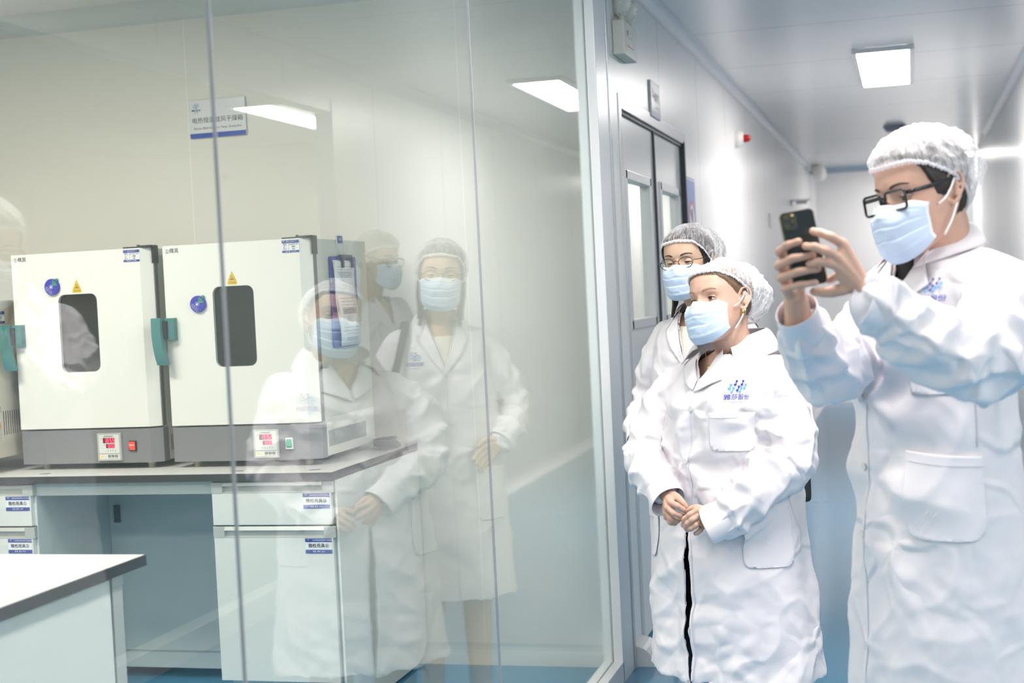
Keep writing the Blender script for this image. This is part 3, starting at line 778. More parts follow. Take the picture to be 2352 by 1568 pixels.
b = B(); mt = facing_posX(.0012, .075, .40)
flat_rect(b, mt, 0, .070, -.03, .015, 0, 2); flat_rect(b, mt, 0, .070, -.002, .028, .0003, 0); flat_rect(b, mt, .016, .070, -.002, .028, .0006, 1); text(b, '记录表', .011, mt @ Matrix.Translation((.043, .013, .001)), 0)
obj('hook_tag', b, [M['paper'], M['blue_print'], mat('clear_tape', (.6, .63, .6), .3)], t)

# ---- coiled grey cable on the worktop beside the oven
t = empty('power_cable', 'coiled grey power cable with white tie behind the right oven', 'cable', (-.965, 5.64, .931))
M['cable'] = mat('grey_cable', (0.20, 0.205, 0.20), 0.45, vary=0.02)
b = B(); rnd = random.Random(3)
for k in range(5):
    pts = []
    for i in range(25):
        a = 2*math.pi*i/24
        pts.append((.002+.034*math.cos(a)+.012*math.sin(a*2+k)+rnd.uniform(-.001, .001)+k*.001, .02+.085*math.sin(a)+rnd.uniform(-.001, .001)-k*.004, .005+k*.0075+.006*abs(math.sin(a/2))))
    pts[-1] = pts[0]
    tube(b, pts, .0045, 8, cap=False)
obj('cable_coil', b, M['cable'], t, True)
b = B(); tube(b, [(-.052+.0, .02, .0), (-.058, .02, .02), (-.05, .02, .045), (-.036, .02, .03), (-.038, .02, .004)], .004, 6, flat=1.6); obj('cable_tie', b, M['paper'], t)
# small marks on the worktop edge
for i, (x, y, r) in enumerate(((-2.14, 4.99, .1), (-1.315, 4.985, .1), (-1.0, 4.985, .5))):
    b = B(); mt = Matrix.Translation((x, y, .9312)) @ Matrix.Rotation(r, 4, 'Z'); flat_rect(b, mt, -.022, .022, -.006, .006)
    o = obj('marking_tape', b, M['blue_print']); tag(o, 'small blue tape mark on the oven worktop edge, ' + ('under the left oven', 'under the right oven', 'nearest the worktop corner')[i], 'tape mark', 'blue tape marks')

# ---- signs and devices on the walls
t = empty('wall_sign', 'white sign with blue stripe naming the drying box, on the lab back wall', 'sign', (-1.745, 5.858, 2.375))
b = B(); box(b, -.134, .134, -.010, 0, -.083, .083, .001); obj('sign_plate', b, mat('sign_plate', (.84, .84, .86), .15), t)
b = B(); mt = facing_negY(0, -.0105, 0)
flat_rect(b, mt, -.134, .134, -.083, -.062, 0, 0)
text(b, '电热恒温鼓风干燥箱', .0275, mt @ Matrix.Translation((0, -.008, 0)), 1, bold=False)
text(b, 'Electric Blast Constant Temp. Drying Box', .0135, mt @ Matrix.Translation((0, -.041, 0)), 1)
logo(b, mt @ Matrix.Translation((-.100, .052, 0)), .030, 2, 3)
obj('sign_print', b, [mat('sign_blue', (.02, .07, .46), .3), M['ink'], M['logo_blue'], M['logo_light']], t)

t = empty('door_plate', 'small room plate with blue foot mounted above the steel double door', 'sign', (0, 6.93, 2.43))
b = B(); box(b, .001, .012, -.125, .125, -.085, .085, .001); obj('sign_plate', b, mat('door_plate_grey', (.55, .58, .62), .2), t)
b = B(); mt = facing_posX(.0124, 0, 0); flat_rect(b, mt, -.110, .122, -.082, -.055, 0, 0); text(b, '微检室', .050, mt @ Matrix.Translation((.03, .01, 0)), 1); text(b, 'Micro Lab', .016, mt @ Matrix.Translation((.03, -.035, 0)), 1)
logo(b, mt @ Matrix.Translation((-.075, .03, 0)), .04, 2, 3)
obj('sign_print', b, [mat('plate_blue', (.10, .11, .35), .4), M['grey_ink'], M['logo_blue'], M['logo_light']], t)

t = empty('safety_poster', 'blue no-touching poster with red ring beside the steel double door', 'poster', (0, 8.02, 1.89))
b = B(); box(b, .001, .006, -.15, .15, -.26, .24, .001); obj('poster_board', b, mat('poster_blue', (.13, .24, .62), .35), t)
b = B(); mt = facing_posX(.0065, 0, 0)
flat_poly(b, mt, disc_pts(.115, 32), 0, 0); flat_poly(b, mt, disc_pts(.095, 32), .0004, 1)
flat_poly(b, mt, [(-.03, .06), (.02, .075), (.035, .03), (.02, -.01), (.03, -.06), (.0, -.07), (-.01, -.0), (-.035, .02)], .0008, 2)
flat_poly(b, mt, [(-.075, .055), (-.062, .068), (.078, -.058), (.064, -.07)], .0012, 0)
flat_rect(b, mt, -.15, .15, .225, .232, .0004, 1)
obj('poster_print', b, [mat('poster_red', (.65, .10, .10), .4), M['paper'], M['grey_ink']], t)

# emergency twin-spot light
t = empty('emergency_light', 'cream twin-lamp emergency light at the top of the corridor wall', 'emergency light', (0, 5.965, 2.51))
b = B(); box(b, .001, .052, 0, .285, 0, .142, .006); obj('battery_box', b, M['cream'], t)
b = B(); mt = facing_posX(.0525, 0, 0); flat_rect(b, mt, .03, .25, .02, .118, 0, 0); text(b, 'UF', .03, mt @ Matrix.Translation((.075, .095, .0004)), 1, bold=True)
flat_rect(b, mt, .04, .17, .078, .0795, .0004, 2); flat_rect(b, mt, .05, .19, .040, .044, .0004, 1); flat_rect(b, mt, .205, .24, .03, .10, .0004, 3)
obj('box_label', b, [mat('box_label', (.66, .67, .65), .4), M['red_ink'], M['grey_ink'], M['paper']], t)
for y in (.085, .235):
    b = B(); tube(b, [(.026, y, .138), (.026, y, .172)], [.020, .012], 12)
    nk = obj('lamp_neck', b, M['cream'], t)
    b = B()
    c = Vector((.030, y, .218)); d = Vector((.86, -.25, -.42)).normalized()
    tube(b, [c-d*.036, c-d*.026, c-d*.006, c+d*.012, c+d*.015], [.020, .042, .052, .054, .051], 28)
    hd = obj('lamp_head', b, M['cream'], t, True)
    b = B(); u = d.orthogonal().normalized(); v2 = d.cross(u)
    cc = b.verts.new(c+d*.010); ring = [b.verts.new(c+d*(.0165 if i % 2 else .013)+(u*math.cos(2*math.pi*i/36)+v2*math.sin(2*math.pi*i/36))*.047) for i in range(36)]
    for i in range(36): b.faces.new((cc, ring[i], ring[(i+1) % 36]))
    obj('lamp_lens', b, mat('reflector_lens', (.72, .75, .78), .12, metal=.8), hd)

# red strobe alarm
t = empty('fire_alarm', 'white sounder with small red dome on the corridor wall', 'alarm', (0, 10.36, 2.55))
b = B(); tube(b, [(0, 0, 0), (.03, 0, 0), (.06, 0, 0)], [.062, .060, .045], 24); obj('sounder_base', b, M['white'], t, False)
b = B(); capsule(b, [(.055, 0, 0), (.085, 0, 0)], [.030, .026], 16); obj('red_dome', b, mat('alarm_red', (.45, .01, .01), .2), t, True)
# small white camera at the far corner
t = empty('security_camera', 'small white dome camera in the far left corner of the corridor ceiling', 'camera', (.14, 17.9, H))
b = B(); capsule(b, [(0, 0, -.045), (.02, -.03, -.12)], [.085, .075], 18); obj('camera_body', b, M['white'], t, True)
b = B(); tube(b, [(0, 0, -.03), (0, 0, -.001)], .06, 18); obj('mount', b, M['white'], t)
# exit-sign style bracket farther down the corridor wall
t = empty('wall_bracket_sign', 'blurred projecting white sign bracket far down the corridor wall', 'sign', (0, 15.3, 2.28))
b = B(); box(b, .0, .20, -.015, .015, .066, .08, .003); box(b, .0, .012, -.03, .03, .02, .08, .003); obj('bracket_arm', b, M['white'], t)
b = B(); box(b, .05, .16, -.006, .006, .035, .062, .002); obj('sign_panel', b, mat('sign_panel_grey', (.78, .80, .82), .3), t)
b = B(); box(b, 0, .012, 12.68, 12.90, 2.0, 2.12, .002); o = obj('wall_switch_plate', b, M['white']); tag(o, 'small white plate on the corridor wall behind the bespectacled woman', 'switch plate')
# sprinkler-like grey cone on the ceiling behind the tall man's cap
t = empty('ceiling_vent', 'small blue grey fitting on the ceiling above the man with the phone', 'ceiling fitting', (1.05, 13.9, H))
b = B(); prism(b, [(-.09, -.001), (.12, -.001), (.08, -.05), (-.05, -.05)], 'Y', -.08, .08); obj('fitting_body', b, mat('fitting_grey', (.40, .44, .52), .4), t)
# ------------------------------------------------------------------ people: shared builders
def skin(name, col):
    m = mat(name, col, 0.5, spec=0.40, vary=0.11, vscale=34, bump=0.30, bscale=420, bdist=.0008, sss=0.12)
    return m
def fabric(name, col, strength=0.5, rough=0.75):
    """white cotton: fine weave plus sharp crumple creases as bump"""
    m = mat(name, col, rough, spec=0.25, vary=0.008, vscale=5, sheen=0.05)
    nt = m.node_tree; b = nt.nodes['Principled BSDF']; tc = nt.nodes.new('ShaderNodeTexCoord')
    def N(kind, **k):
        n = nt.nodes.new(kind)
        for a, v in k.items(): n.inputs[a].default_value = v
        return n
    warp = N('ShaderNodeTexNoise', Scale=3.0, Detail=2.0); nt.links.new(tc.outputs['Object'], warp.inputs['Vector'])
    mxv = nt.nodes.new('ShaderNodeMix'); mxv.data_type = 'VECTOR'; mxv.inputs[0].default_value = 0.25
    nt.links.new(tc.outputs['Object'], mxv.inputs[4]); nt.links.new(warp.outputs['Color'], mxv.inputs[5])
    v = nt.nodes.new('ShaderNodeTexVoronoi'); v.feature = 'DISTANCE_TO_EDGE'; v.inputs['Scale'].default_value = 7.0
    nt.links.new(mxv.outputs[1], v.inputs['Vector'])
    mr = N('ShaderNodeMapRange'); mr.inputs['From Max'].default_value = 0.12; mr.inputs['To Min'].default_value = 1.0; mr.inputs['To Max'].default_value = 0.0
    mr.interpolation_type = 'SMOOTHSTEP'
    nt.links.new(v.outputs['Distance'], mr.inputs['Value'])
    msk = N('ShaderNodeTexNoise', Scale=2.3, Detail=1.0); nt.links.new(tc.outputs['Object'], msk.inputs['Vector'])
    mm = N('ShaderNodeMapRange'); mm.inputs['From Min'].default_value = 0.42; mm.inputs['From Max'].default_value = 0.62; nt.links.new(msk.outputs['Fac'], mm.inputs['Value'])
    ml = nt.nodes.new('ShaderNodeMath'); ml.operation = 'MULTIPLY'; nt.links.new(mr.outputs['Result'], ml.inputs[0]); nt.links.new(mm.outputs['Result'], ml.inputs[1])
    n2 = N('ShaderNodeTexNoise', Scale=8.0, Detail=2.0, Roughness=0.4, Distortion=0.2); nt.links.new(tc.outputs['Object'], n2.inputs['Vector'])
    ad = nt.nodes.new('ShaderNodeMath'); ad.operation = 'MULTIPLY_ADD'; ad.inputs[1].default_value = 0.35; nt.links.new(ml.outputs[0], ad.inputs[0]); nt.links.new(n2.outputs['Fac'], ad.inputs[2])
    bp = nt.nodes.new('ShaderNodeBump'); bp.inputs['Strength'].default_value = strength; bp.inputs['Distance'].default_value = 0.02
    nt.links.new(ad.outputs[0], bp.inputs['Height']); nt.links.new(bp.outputs['Normal'], b.inputs['Normal'])
    return m

def veil(name, lo=0.30, hi=0.85, col=(0.88, 0.87, 0.91)):
    """thin non-woven sheet: part see-through, part scattering; gathers run from the elastic to the crown (UV)"""
    m = bpy.data.materials.new(name); m.use_nodes = True; nt = m.node_tree; nt.nodes.clear(); L = nt.links.new
    out = nt.nodes.new('ShaderNodeOutputMaterial'); mx = nt.nodes.new('ShaderNodeMixShader'); tr = nt.nodes.new('ShaderNodeBsdfTransparent')
    ad = nt.nodes.new('ShaderNodeMixShader'); df = nt.nodes.new('ShaderNodeBsdfDiffuse'); tl = nt.nodes.new('ShaderNodeBsdfTranslucent')
    df.inputs['Color'].default_value = (*col, 1); tl.inputs['Color'].default_value = (*col, 1); ad.inputs[0].default_value = 0.3
    L(df.outputs[0], ad.inputs[1]); L(tl.outputs[0], ad.inputs[2])
    uv = nt.nodes.new('ShaderNodeTexCoord'); mp = nt.nodes.new('ShaderNodeMapping'); mp.inputs['Scale'].default_value = (34, 2.6, 1)
    L(uv.outputs['UV'], mp.inputs['Vector'])
    n = nt.nodes.new('ShaderNodeTexNoise'); n.inputs['Scale'].default_value = 1.0; n.inputs['Detail'].default_value = 3; n.inputs['Distortion'].default_value = 1.1
    L(mp.outputs[0], n.inputs['Vector'])
    def math_(op, a, b_=None):
        k = nt.nodes.new('ShaderNodeMath'); k.operation = op
        for q, v in enumerate((a, b_)):
            if v is None: continue
            if isinstance(v, (int, float)): k.inputs[q].default_value = v
            else: L(v, k.inputs[q])
        return k.outputs[0]
    r = math_('ABSOLUTE', math_('SUBTRACT', n.outputs['Fac'], 0.5)); r = math_('POWER', math_('SUBTRACT', 1.0, math_('MULTIPLY', r, 3.2)), 7.0)
    n2 = nt.nodes.new('ShaderNodeTexNoise'); n2.inputs['Scale'].default_value = 22; n2.inputs['Detail'].default_value = 5; L(uv.outputs['Object'], n2.inputs['Vector'])
    n3 = nt.nodes.new('ShaderNodeTexNoise'); n3.inputs['Scale'].default_value = 500; n3.inputs['Detail'].default_value = 2; L(uv.outputs['Object'], n3.inputs['Vector'])
    a = math_('ADD', math_('MULTIPLY', r, 0.42), lo); a = math_('ADD', a, math_('MULTIPLY', math_('SUBTRACT', n2.outputs['Fac'], .5), .7)); a = math_('ADD', a, math_('MULTIPLY', math_('SUBTRACT', n3.outputs['Fac'], .5), .5))
    lw = nt.nodes.new('ShaderNodeLayerWeight'); lw.inputs['Blend'].default_value = 0.30
    a = math_('ADD', a, math_('MULTIPLY', lw.outputs['Facing'], 0.45)); a = math_('MINIMUM', math_('MAXIMUM', a, lo*.6), hi)
    bp = nt.nodes.new('ShaderNodeBump'); bp.inputs['Strength'].default_value = 0.5; bp.inputs['Distance'].default_value = 0.003; L(r, bp.inputs['Height']); L(bp.outputs[0], df.inputs['Normal'])
    L(a, mx.inputs[0]); L(tr.outputs[0], mx.inputs[1]); L(ad.outputs[0], mx.inputs[2]); L(mx.outputs[0], out.inputs['Surface'])
    return m

M['coat'] = fabric('lab_coat_cotton', (0.775, 0.735, 0.785), 0.9)
M['coat_flat'] = fabric('lab_coat_facing', (0.785, 0.745, 0.795), 0.22)
M['coat_stitch'] = mat('coat_stitching', (0.62, 0.62, 0.70), 0.8)
M['button'] = mat('pearl_button', (0.72, 0.72, 0.70), 0.25)
M['mask_blue'] = mat('mask_light_blue', (0.53, 0.635, 0.80), 0.7, spec=.2, vary=0.02, bump=.15, bscale=600, bdist=.0006)
M['mask_white'] = mat('mask_white_band', (0.74, 0.77, 0.82), 0.7, spec=.2)
M['elastic'] = mat('white_elastic', (0.82, 0.82, 0.85), 0.7)
M['cap'] = veil('bouffant_nonwoven', .10, .80)
M['cap_light'] = veil('bouffant_light_hair', .30, .90)
M['cap_dense'] = veil('bouffant_dense', .7, .97)
M['eye_white'] = mat('eye_white', (0.70, 0.66, 0.63), 0.15)
M['iris'] = mat('iris_dark', (0.05, 0.035, 0.025), 0.1)
M['pupil'] = mat('pupil_black', (0.004, 0.004, 0.004), 0.05)
M['gold'] = mat('gold', (0.85, 0.58, 0.16), 0.18, metal=1.0)

SHIFT = Vector((0, 0, 0))
def pobj(name, bm, m, parent, smooth=True):
    """mesh made in world coordinates, stored relative to its person"""
    for v in bm.verts: v.co -= SHIFT
    o = obj(name, bm, m, parent, smooth); return o

def remesh(bm, voxel, smooth=2, factor=0.5):
    me = bpy.data.meshes.new('r'); bmesh.ops.recalc_face_normals(bm, faces=bm.faces); bm.to_mesh(me); bm.free()
    o = bpy.data.objects.new('r', me); COL.objects.link(o)
    r = o.modifiers.new('r', 'REMESH'); r.mode = 'VOXEL'; r.voxel_size = voxel; r.adaptivity = 0
    if smooth:
        s = o.modifiers.new('s', 'SMOOTH'); s.factor = factor; s.iterations = smooth
    dg = bpy.context.evaluated_depsgraph_get(); me2 = bpy.data.meshes.new_from_object(o.evaluated_get(dg))
    bpy.data.objects.remove(o); bpy.data.meshes.remove(me)
    b2 = bmesh.new(); b2.from_mesh(me2); bpy.data.meshes.remove(me2); return b2

def merge(bm, other):
    me = bpy.data.meshes.new('m'); other.to_mesh(me); other.free(); bm.from_mesh(me); bpy.data.meshes.remove(me); return bm

# ---- head tables (unit head, eye level = 0, ear canal near y=0, forward = +y)
HZ = [-.118, -.112, -.098, -.080, -.060, -.035, -.010, .012, .035, .060, .085, .103, .114, .119]
HW = [.006, .030, .046, .056, .062, .068, .0715, .0735, .0755, .0750, .0660, .0500, .0290, .004]
HF = [.074, .085, .0905, .0905, .0905, .0885, .0870, .0890, .0925, .0895, .0750, .0520, .0220, -.010]
HB = [.045, .030, .010, -.020, -.045, -.070, -.086, -.094, -.098, -.096, -.083, -.065, -.045, -.020]
def gauss(x, s): return math.exp(-(x/s)**2)
def head_pt(z, ph, off=0.0, face=True):
    w = np.interp(z, HZ, HW)+off; f = np.interp(z, HZ, HF)+off; bk = np.interp(z, HZ, HB)-off
    s, c = math.sin(ph), math.cos(ph); n = 2/2.25
    x = w*math.copysign(abs(s)**n, s); cy = (f+bk)/2; d = (f-bk)/2
    wid = 0.25*(cy-0.0) if False else 0
    y = cy + d*math.copysign(abs(c)**n, c)
    if face and c > 0:
        a = abs(x)
        nz = .027*np.interp(z, [-.052, -.046, -.038, -.028, .004, .016], [0, .55, 1, .85, .34, 0])
        y += nz*gauss(x, .0095+.004*max(0, -z/.04))
        y -= .0105*gauss(a-.031, .0175)*gauss(z-.001, .013)
        y += .0045*gauss(a-.028, .022)*gauss(z-.021, .009)
        y += .004*gauss(a-.044, .018)*gauss(z+.028, .016)
        y += .006*gauss(x, .022)*gauss(z+.068, .010)
        y += .005*gauss(x, .020)*gauss(z+.100, .012)
        y -= .004*gauss(x, .010)*gauss(z-.004, .010)
    return Vector((x, y, z))
ZS = sorted(set([round(v, 4) for v in np.concatenate([np.linspace(-.118, .119, 62), np.linspace(-.05, .03, 34)])]))

def rotm(loc, yaw, pitch, roll, sc):
    return Matrix.Translation(loc) @ Matrix.Rotation(math.radians(yaw), 4, 'Z') @ Matrix.Rotation(math.radians(pitch), 4, 'X') @ Matrix.Rotation(math.radians(roll), 4, 'Y') @ Matrix.Scale(sc, 4)

def head_bm(bm, Hm):
    n = 84; rows = []
    for z in ZS: rows.append([bm.verts.new(Hm @ head_pt(z, 2*math.pi*k/n)) for k in range(n)])
    for i in range(len(rows)-1):
        for k in range(n): bm.faces.new((rows[i][k], rows[i][(k+1) % n], rows[i+1][(k+1) % n], rows[i+1][k]))
    bm.faces.new(rows[0][::-1]); bm.faces.new(rows[-1])
    for sx in (-1, 1):   # ears
        def E(p, q, o): return Hm @ Vector((sx*(.0725+o), p, q))
        hel = [E(.004, .010, .001), E(.002, .024, .005), E(-.008, .032, .010), E(-.020, .030, .014), E(-.027, .016, .016), E(-.026, .000, .014), E(-.019, -.014, .009), E(-.011, -.026, .004), E(-.002, -.027, .001), E(.002, -.016, -.001)]
        capsule(bm, hel, [.0032, .0036, .0038, .0040, .0040, .0038, .0040, .0052, .0050, .003], 10)
        capsule(bm, [E(-.006, .022, .001), E(-.016, .010, .004), E(-.013, -.010, .002)], [.004, .0055, .004], 10)
        capsule(bm, [E(-.015, .022, .006), E(-.019, .006, .009), E(-.012, -.012, .006)], [.0030, .0036, .003], 8)
        capsule(bm, [E(.004, .002, .000), E(.001, -.006, .002)], [.0035, .004], 8)
    return bm

def eyes(par, Hm, skinm, gaze=(0, 0), lid=(0.35, 0.30), brow=(0.05, 0.035, 0.03), iris=None, thick=.0022, lidm=None):
    """lid: how far the upper / lower lids close (0 open .. 1 shut)"""
    sc = Hm.to_scale()[0]
    for sx in (-1, 1):
        c = Vector((sx*.0315, .0668, .0)); R = .0122
        gx, gz = math.radians(gaze[0]), math.radians(gaze[1]); g = Vector((math.sin(gx)*math.cos(gz), math.cos(gx)*math.cos(gz), math.sin(gz)))
        u = g.orthogonal().normalized(); v = g.cross(u); bm = B(); rings = []
        for i, a in enumerate((0, 13, 14, 27, 29, 31, 42, 60, 85, 110)):
            a = math.radians(a); rings.append([bm.verts.new(Hm @ (c + (g*math.cos(a) + (u*math.cos(2*math.pi*k/24)+v*math.sin(2*math.pi*k/24))*math.sin(a))*R)) for k in range(24)])
        for i in range(len(rings)-1):
            for k in range(24):
                try: f = bm.faces.new((rings[i][k], rings[i+1][k], rings[i+1][(k+1) % 24], rings[i][(k+1) % 24]))
                except ValueError: continue
                f.material_index = 2 if i < 1 else (1 if i < 4 else 0)
        bmesh.ops.remove_doubles(bm, verts=bm.verts, dist=1e-6)
        pobj('eye', bm, [M['eye_white'], iris or M['iris'], M['pupil']], par)
        # lids: shells over the ball
        bm = B(); Rl = R+.0013
        def lidpt(azm, el, r): return Hm @ (c + Vector((math.sin(azm)*math.cos(el), math.cos(azm)*math.cos(el), math.sin(el)))*r)
        top = math.radians(34*(1-lid[0])-6*lid[0]); bot = math.radians(-30*(1-lid[1])-8*lid[1])
        for up in (1, 0):
            rows = []
            for j in range(9):
                t = j/8
                row = []
                for i in range(21):
                    a = math.radians(-78+156*i/20); arch = math.cos(a*1.05)
                    e0 = (top if up else bot)*arch + math.radians(-3*(sx*math.degrees(a)/78))*-1
                    e1 = math.radians(80 if up else -75)
                    el = e0+(e1-e0)*t; row.append(bm.verts.new(lidpt(a, el, Rl + (.0006*(1-t)**4) + .0018*t)))
                rows.append(row)
            for j in range(8):
                for i in range(20): bm.faces.new((rows[j][i], rows[j][i+1], rows[j+1][i+1], rows[j+1][i]))
        pobj('eyelid', bm, lidm or skinm, par)
        bm = B(); pts = [lidpt(math.radians(-72+144*i/14), top*math.cos(math.radians(-72+144*i/14)*1.05), Rl+.0016) for i in range(15)]
        tube(bm, pts, [.0004+.0009*math.sin(math.pi*i/14) for i in range(15)], 6); pobj('eyelash', bm, M['ink'], par)
        bm = B(); rows = []
        for i in range(13):
            t = i/12; x = sx*(.012+.036*t); zc = .0215+.0075*math.sin(t*2.3)-.003*t; hw = .0034*(1-.70*t)*min(1, .5+t*4)
            rows.append([bm.verts.new(Hm @ (head_pt(zc+dz, math.asin(max(-1, min(1, x/.0745)))) + Vector((0, thick, 0)))) for dz in (-hw, 0, hw)])
            for k, vv in enumerate(rows[-1]): pass
        # x of head_pt follows a superellipse: re-aim each point straight ahead
        for i in range(12):
            for k in range(2): bm.faces.new((rows[i][k], rows[i+1][k], rows[i+1][k+1], rows[i][k+1]))
        pobj('eyebrow', bm, mat('eyebrow_hair', brow, .8, vary=.3, vscale=400), par)

def zband(ph, ks):
    d = abs(math.degrees(ph)); d = d if d <= 180 else 360-d
    return float(np.interp(d, ks[0], ks[1]))

def hair_shell(par, Hm, m, line, off=.005, low=None, name='hair'):
    """hair lying close to the skull above a hairline given as (angle list, z list)"""
    bm = B(); n = 144; rows = []
    for i in range(40):
        t_ = i/39; row = []
        for k in range(n):
            ph = 2*math.pi*k/n; zl = zband(ph, line)+.0012*math.sin(k*2.7); z = zl+(.119-zl)*t_; t = min(1, t_/.12)
            row.append(bm.verts.new(Hm @ head_pt(z, ph, off*(0.12+.88*t)+.0007*math.sin(k*5.1+z*90), face=False)))
        rows.append(row)
    for i in range(39):
        for k in range(n): bm.faces.new((rows[i][k], rows[i][(k+1) % n], rows[i+1][(k+1) % n], rows[i+1][k]))
    bm.faces.new(rows[-1])
    return pobj(name, bm, m, par)

def ridge(v): return (1-abs(v))
def hairmat(name, col): return mat(name, col, 0.45, vary=.35, vscale=160, bump=.6, bscale=260, bdist=.002)

def bouffant(par, Hm, band, centre, rad, puff_back=.03, seed=1, dense=None, fold=.007, pleats=52, drop=0.0, front=.126, crown=-.22):
    """gathered disposable cap: band = (angles, z) of the elastic, centre/rad = envelope ellipsoid"""
    rnd = random.Random(seed); n = 220; nt_ = 54; bm = B(); C0 = Vector(centre); rows = []
    off = rnd.uniform(0, 50); UV = {}
    def bandpt(ph, out=.0085):
        z = zband(ph, band); return head_pt(z, ph, out, face=False)
    for j in range(nt_+1):
        t = j/nt_; row = []
        for k in range(n):
            ph = 2*math.pi*k/n; bp = bandpt(ph) - C0; r0 = bp.length; d0 = bp.normalized()
            up = Vector((0, crown, 1)).normalized()
            ang = d0.angle(up); axis = d0.cross(up).normalized(); d = Matrix.Rotation(ang*t, 3, axis) @ d0
            env = 1/math.sqrt((d.x/rad[0])**2+(d.y/(rad[1] if d.y < 0 else front))**2+(d.z/rad[2])**2)
            back = max(0, -d.y)**1.3*max(0, 1-abs(d.z-drop)*1.1); env += puff_back*back
            s = min(1, t/.20); s = s*s*(3-2*s)
            r = r0+(env-r0)*s
            bulge = math.exp(-((t-.08)/.06)**2)*.004
            cx, sx = math.cos(ph), math.sin(ph)
            pl = .0018*math.exp(-t/.10)*math.sin(pleats*ph+2.0*noise.noise(Vector((cx*2, sx*2, t*2+off))))*min(1, t/.03)
            g1 = ridge(noise.noise(Vector((cx*3.4, sx*3.4, t*1.1+off))))**4; g2 = ridge(noise.noise(Vector((cx*6.5+1.7, sx*6.5, t*1.8+off))))**5
            g3 = ridge(noise.noise(Vector((d.x*5, d.y*5, d.z*5+off))))**5
            k2 = .40+.55*max(0, -d.y*1.2+.2)
            fl = fold*s*k2*((g1-.5)*.9+(g2-.4)*.55+(g3-.4)*.5)
            r += bulge+pl+fl
            for _ in range(40):      # never dips into the hair
                q_ = C0+d*r
                if q_.z > .1185+.012: break
                w_ = float(np.interp(min(q_.z, .118), HZ, HW))+.0105; f_ = float(np.interp(min(q_.z, .118), HZ, HF))+.0105; b_ = float(np.interp(min(q_.z, .118), HZ, HB))-.0105
                if t < .02 or (abs(q_.x)/w_)**2.25+(abs(q_.y-(f_+b_)/2)/((f_-b_)/2))**2.25 > 1: break
                r += .002
            v = bm.verts.new(Hm @ (C0+d*r)); UV[v] = (k/n, t); row.append(v)
        rows.append(row)
    ul = bm.loops.layers.uv.new('UVMap')
    for j in range(nt_):
        for k in range(n):
            f = bm.faces.new((rows[j][k], rows[j][(k+1) % n], rows[j+1][(k+1) % n], rows[j+1][k]))
            for lp, q in zip(f.loops, ((k/n, j/nt_), ((k+1)/n, j/nt_), ((k+1)/n, (j+1)/nt_), (k/n, (j+1)/nt_))): lp[ul].uv = q
    bmesh.ops.remove_doubles(bm, verts=bm.verts, dist=1e-5)
    cap = pobj('bouffant_cap', bm, dense or M['cap'], par)
    # scalloped elastic edge
    bm = B(); rows = []; nn = 480
    for k in range(nn):
        ph = 2*math.pi*k/nn; c = bandpt(ph, .0090); out = (c-C0); out.z = 0; out.normalize()
        sc = .5+.5*math.sin(ph*84); wob = .0008*math.sin(ph*37)
        row = []
        for a in range(8):
            an = 2*math.pi*a/8; row.append(bm.verts.new(Hm @ (c+out*(math.cos(an)*(.0022+.0016*sc))+Vector((0, 0, math.sin(an)*(.0034+.0022*sc)-.001+wob)))))
        rows.append(row)
    for k in range(nn):
        for a in range(8): bm.faces.new((rows[k][a], rows[(k+1) % nn][a], rows[(k+1) % nn][(a+1) % 8], rows[k][(a+1) % 8]))
    pobj('elastic_edge', bm, M['cap_dense'], cap)
    return cap

